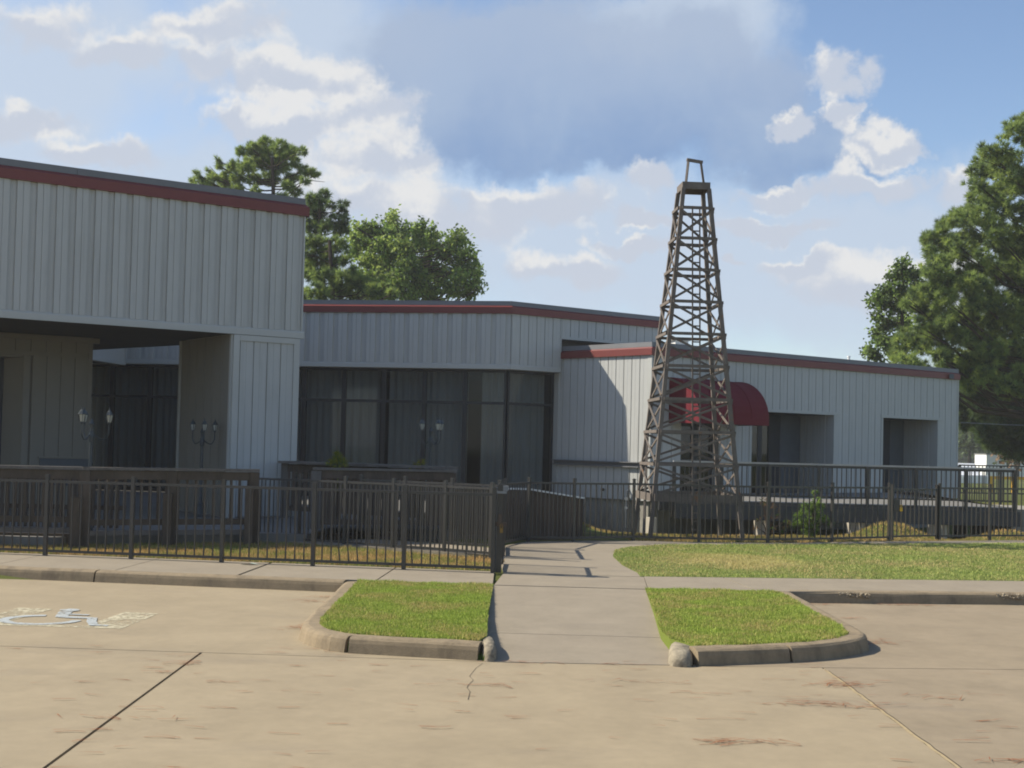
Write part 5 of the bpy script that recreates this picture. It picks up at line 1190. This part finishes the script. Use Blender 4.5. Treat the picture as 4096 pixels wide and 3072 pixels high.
# ================================================================== FAR RIGHT
def truck():
    Y = 78.0; c = D(3885, 1850, Y); z0 = -.55; x0 = c.x
    t = thing('pickup_truck', (x0, Y, z0), 'distant white pickup truck right of the long building corner', 'truck')
    mb = MB(); sec = [(-.9, .45), (-.92, .75), (-.88, 1.02), (.88, 1.02), (.92, .75), (.9, .45)]
    n = len(sec); L = [-.6, 4.6]; vs_ = [(x0 + a, Y + L[0], z0 + b) for a, b in sec] + [(x0 + a, Y + L[1], z0 + b) for a, b in sec]
    mb.add(vs_, [tuple(range(n)), tuple(range(n, 2 * n))[::-1]] + [(i, n + i, n + (i + 1) % n, (i + 1) % n) for i in range(n)]); mb.build('body', 'car_white', t, bevel=.05)
    mb = MB(); mb.add([(x0 - .82, Y + .7, z0 + 1.02), (x0 + .82, Y + .7, z0 + 1.02), (x0 + .82, Y + 2.9, z0 + 1.02), (x0 - .82, Y + 2.9, z0 + 1.02), (x0 - .68, Y + 1.2, z0 + 1.72), (x0 + .68, Y + 1.2, z0 + 1.72), (x0 + .68, Y + 2.7, z0 + 1.72), (x0 - .68, Y + 2.7, z0 + 1.72)], [(4, 5, 6, 7), (0, 1, 5, 4), (1, 2, 6, 5), (2, 3, 7, 6), (3, 0, 4, 7)]); mb.build('cabin', 'car_white', t)
    mb = MB(); mb.add([(x0 - .72, Y + .78, z0 + 1.1), (x0 + .72, Y + .78, z0 + 1.1), (x0 + .62, Y + 1.14, z0 + 1.62), (x0 - .62, Y + 1.14, z0 + 1.62)], [(0, 1, 2, 3)]); mb.build('windscreen', 'car_glass', t)
    for sx in (-.78, .78):
        for sy in (.2, 3.6): mb = MB(); mb.tube([(x0 + sx - .1, Y + sy, z0 + .36), (x0 + sx + .1, Y + sy, z0 + .36)], .36, 12); mb.build('wheel', 'rubber', t)
    for sx in (-.62, .62): mb = MB(); mb.box(x0 + sx - .16, x0 + sx + .16, Y - .625, Y - .602, z0 + .72, z0 + .9); mb.build('headlight', 'white_metal', t)
truck()
def trailer():
    Y = 100.0; p = D(3946, 1818, Y); q = D(4025, 1818, Y); z0 = -.55
    t = thing('storage_trailer', ((p.x + q.x) / 2, Y, z0), 'distant white box trailer beside the bushes at the right edge', 'trailer')
    mb = MB(); mb.box(p.x, q.x + 1.5, Y, Y + 2.5, z0 + .5, p.z); mb.build('box', 'white_metal', t)
    mb = MB(); mb.box(p.x - .05, q.x + 1.55, Y - .05, Y + 2.55, p.z + .003, p.z + .08); mb.build('roof', 'roof_grey', t)
    for xx in (p.x + .5, q.x + .8): mb = MB(); mb.tube([(xx, Y + .1, z0 + .35), (xx, Y + .4, z0 + .35)], .35, 12); mb.build('wheel', 'rubber', t)
trailer()
t = thing('guard_rail', (24, 60, -.5), 'yellow painted guard rail beyond the deck at the right edge', 'guard rail')
a, b = D(3955, 1910, 60), D(4060, 1911, 60)
mb = MB(); mb.bar((a.x, 60, a.z), (b.x + 1, 60, a.z), .12, .14); mb.build('rail', 'yellow_paint', t)
for k in range(3): mb = MB(); xx = a.x + .1 + k * 1.1; mb.box(xx - .07, xx + .07, 59.95, 60.05, -.6, a.z + .06); mb.build('post', 'yellow_paint', t)
mb = MB(); a = Vector((13.9, 38.0, 2.68)); b = Vector((30, 56, 3.2)); mb.tube([a.lerp(b, u) + Vector((0, 0, -.25 * 4 * u * (1 - u) * .3)) for u in np.linspace(0, 1, 8)], .012, 5)
meta(mb.build('cable', 'grey_steel'), 'thin overhead cable from the right corner of the long building', 'cable')
sp0 = D(4190, 1800, 47); t = thing('street_lamp', (sp0.x, 47, -.4), 'white-headed street lamp at the right edge against the pine', 'street lamp')
h0, h1 = D(4068, 1539, 47), D(4120, 1520, 47)
mb = MB(); mb.tube([(sp0.x, 47, -.4), (sp0.x, 47, h1.z + .25), (sp0.x - .2, 47, h1.z + .4), (h1.x, 47, h1.z)], [.07, .05, .04, .035], 8); mb.build('pole', 'grey_steel', t)
mb = MB(); mb.tube([(h1.x + .05, 47, h1.z + .02), (h1.x - .15, 47, h1.z - .02), (h0.x + .1, 47, h0.z + .02), (h0.x, 47, h0.z)], [.06, .10, .09, .03], 8); mb.build('lamp_head', 'white_metal', t)
# ================================================================== AIR
mb = MB(); mb.box(-950, 950, -430, 1550, -2.2, 19.5)
hz = bpy.data.materials.new('haze'); hz.use_nodes = True; hz.node_tree.nodes.clear()
t_ = NT(hz.node_tree); pv = t_.new('ShaderNodeVolumePrincipled'); pv.inputs['Color'].default_value = (.93, .95, 1, 1); pv.inputs['Density'].default_value = .0006; pv.inputs['Anisotropy'].default_value = .15
ho = t_.new('ShaderNodeOutputMaterial'); t_.l.new(pv.outputs[0], ho.inputs['Volume']); MATS['haze'] = hz
meta(mb.build('haze', 'haze'), kind='stuff')
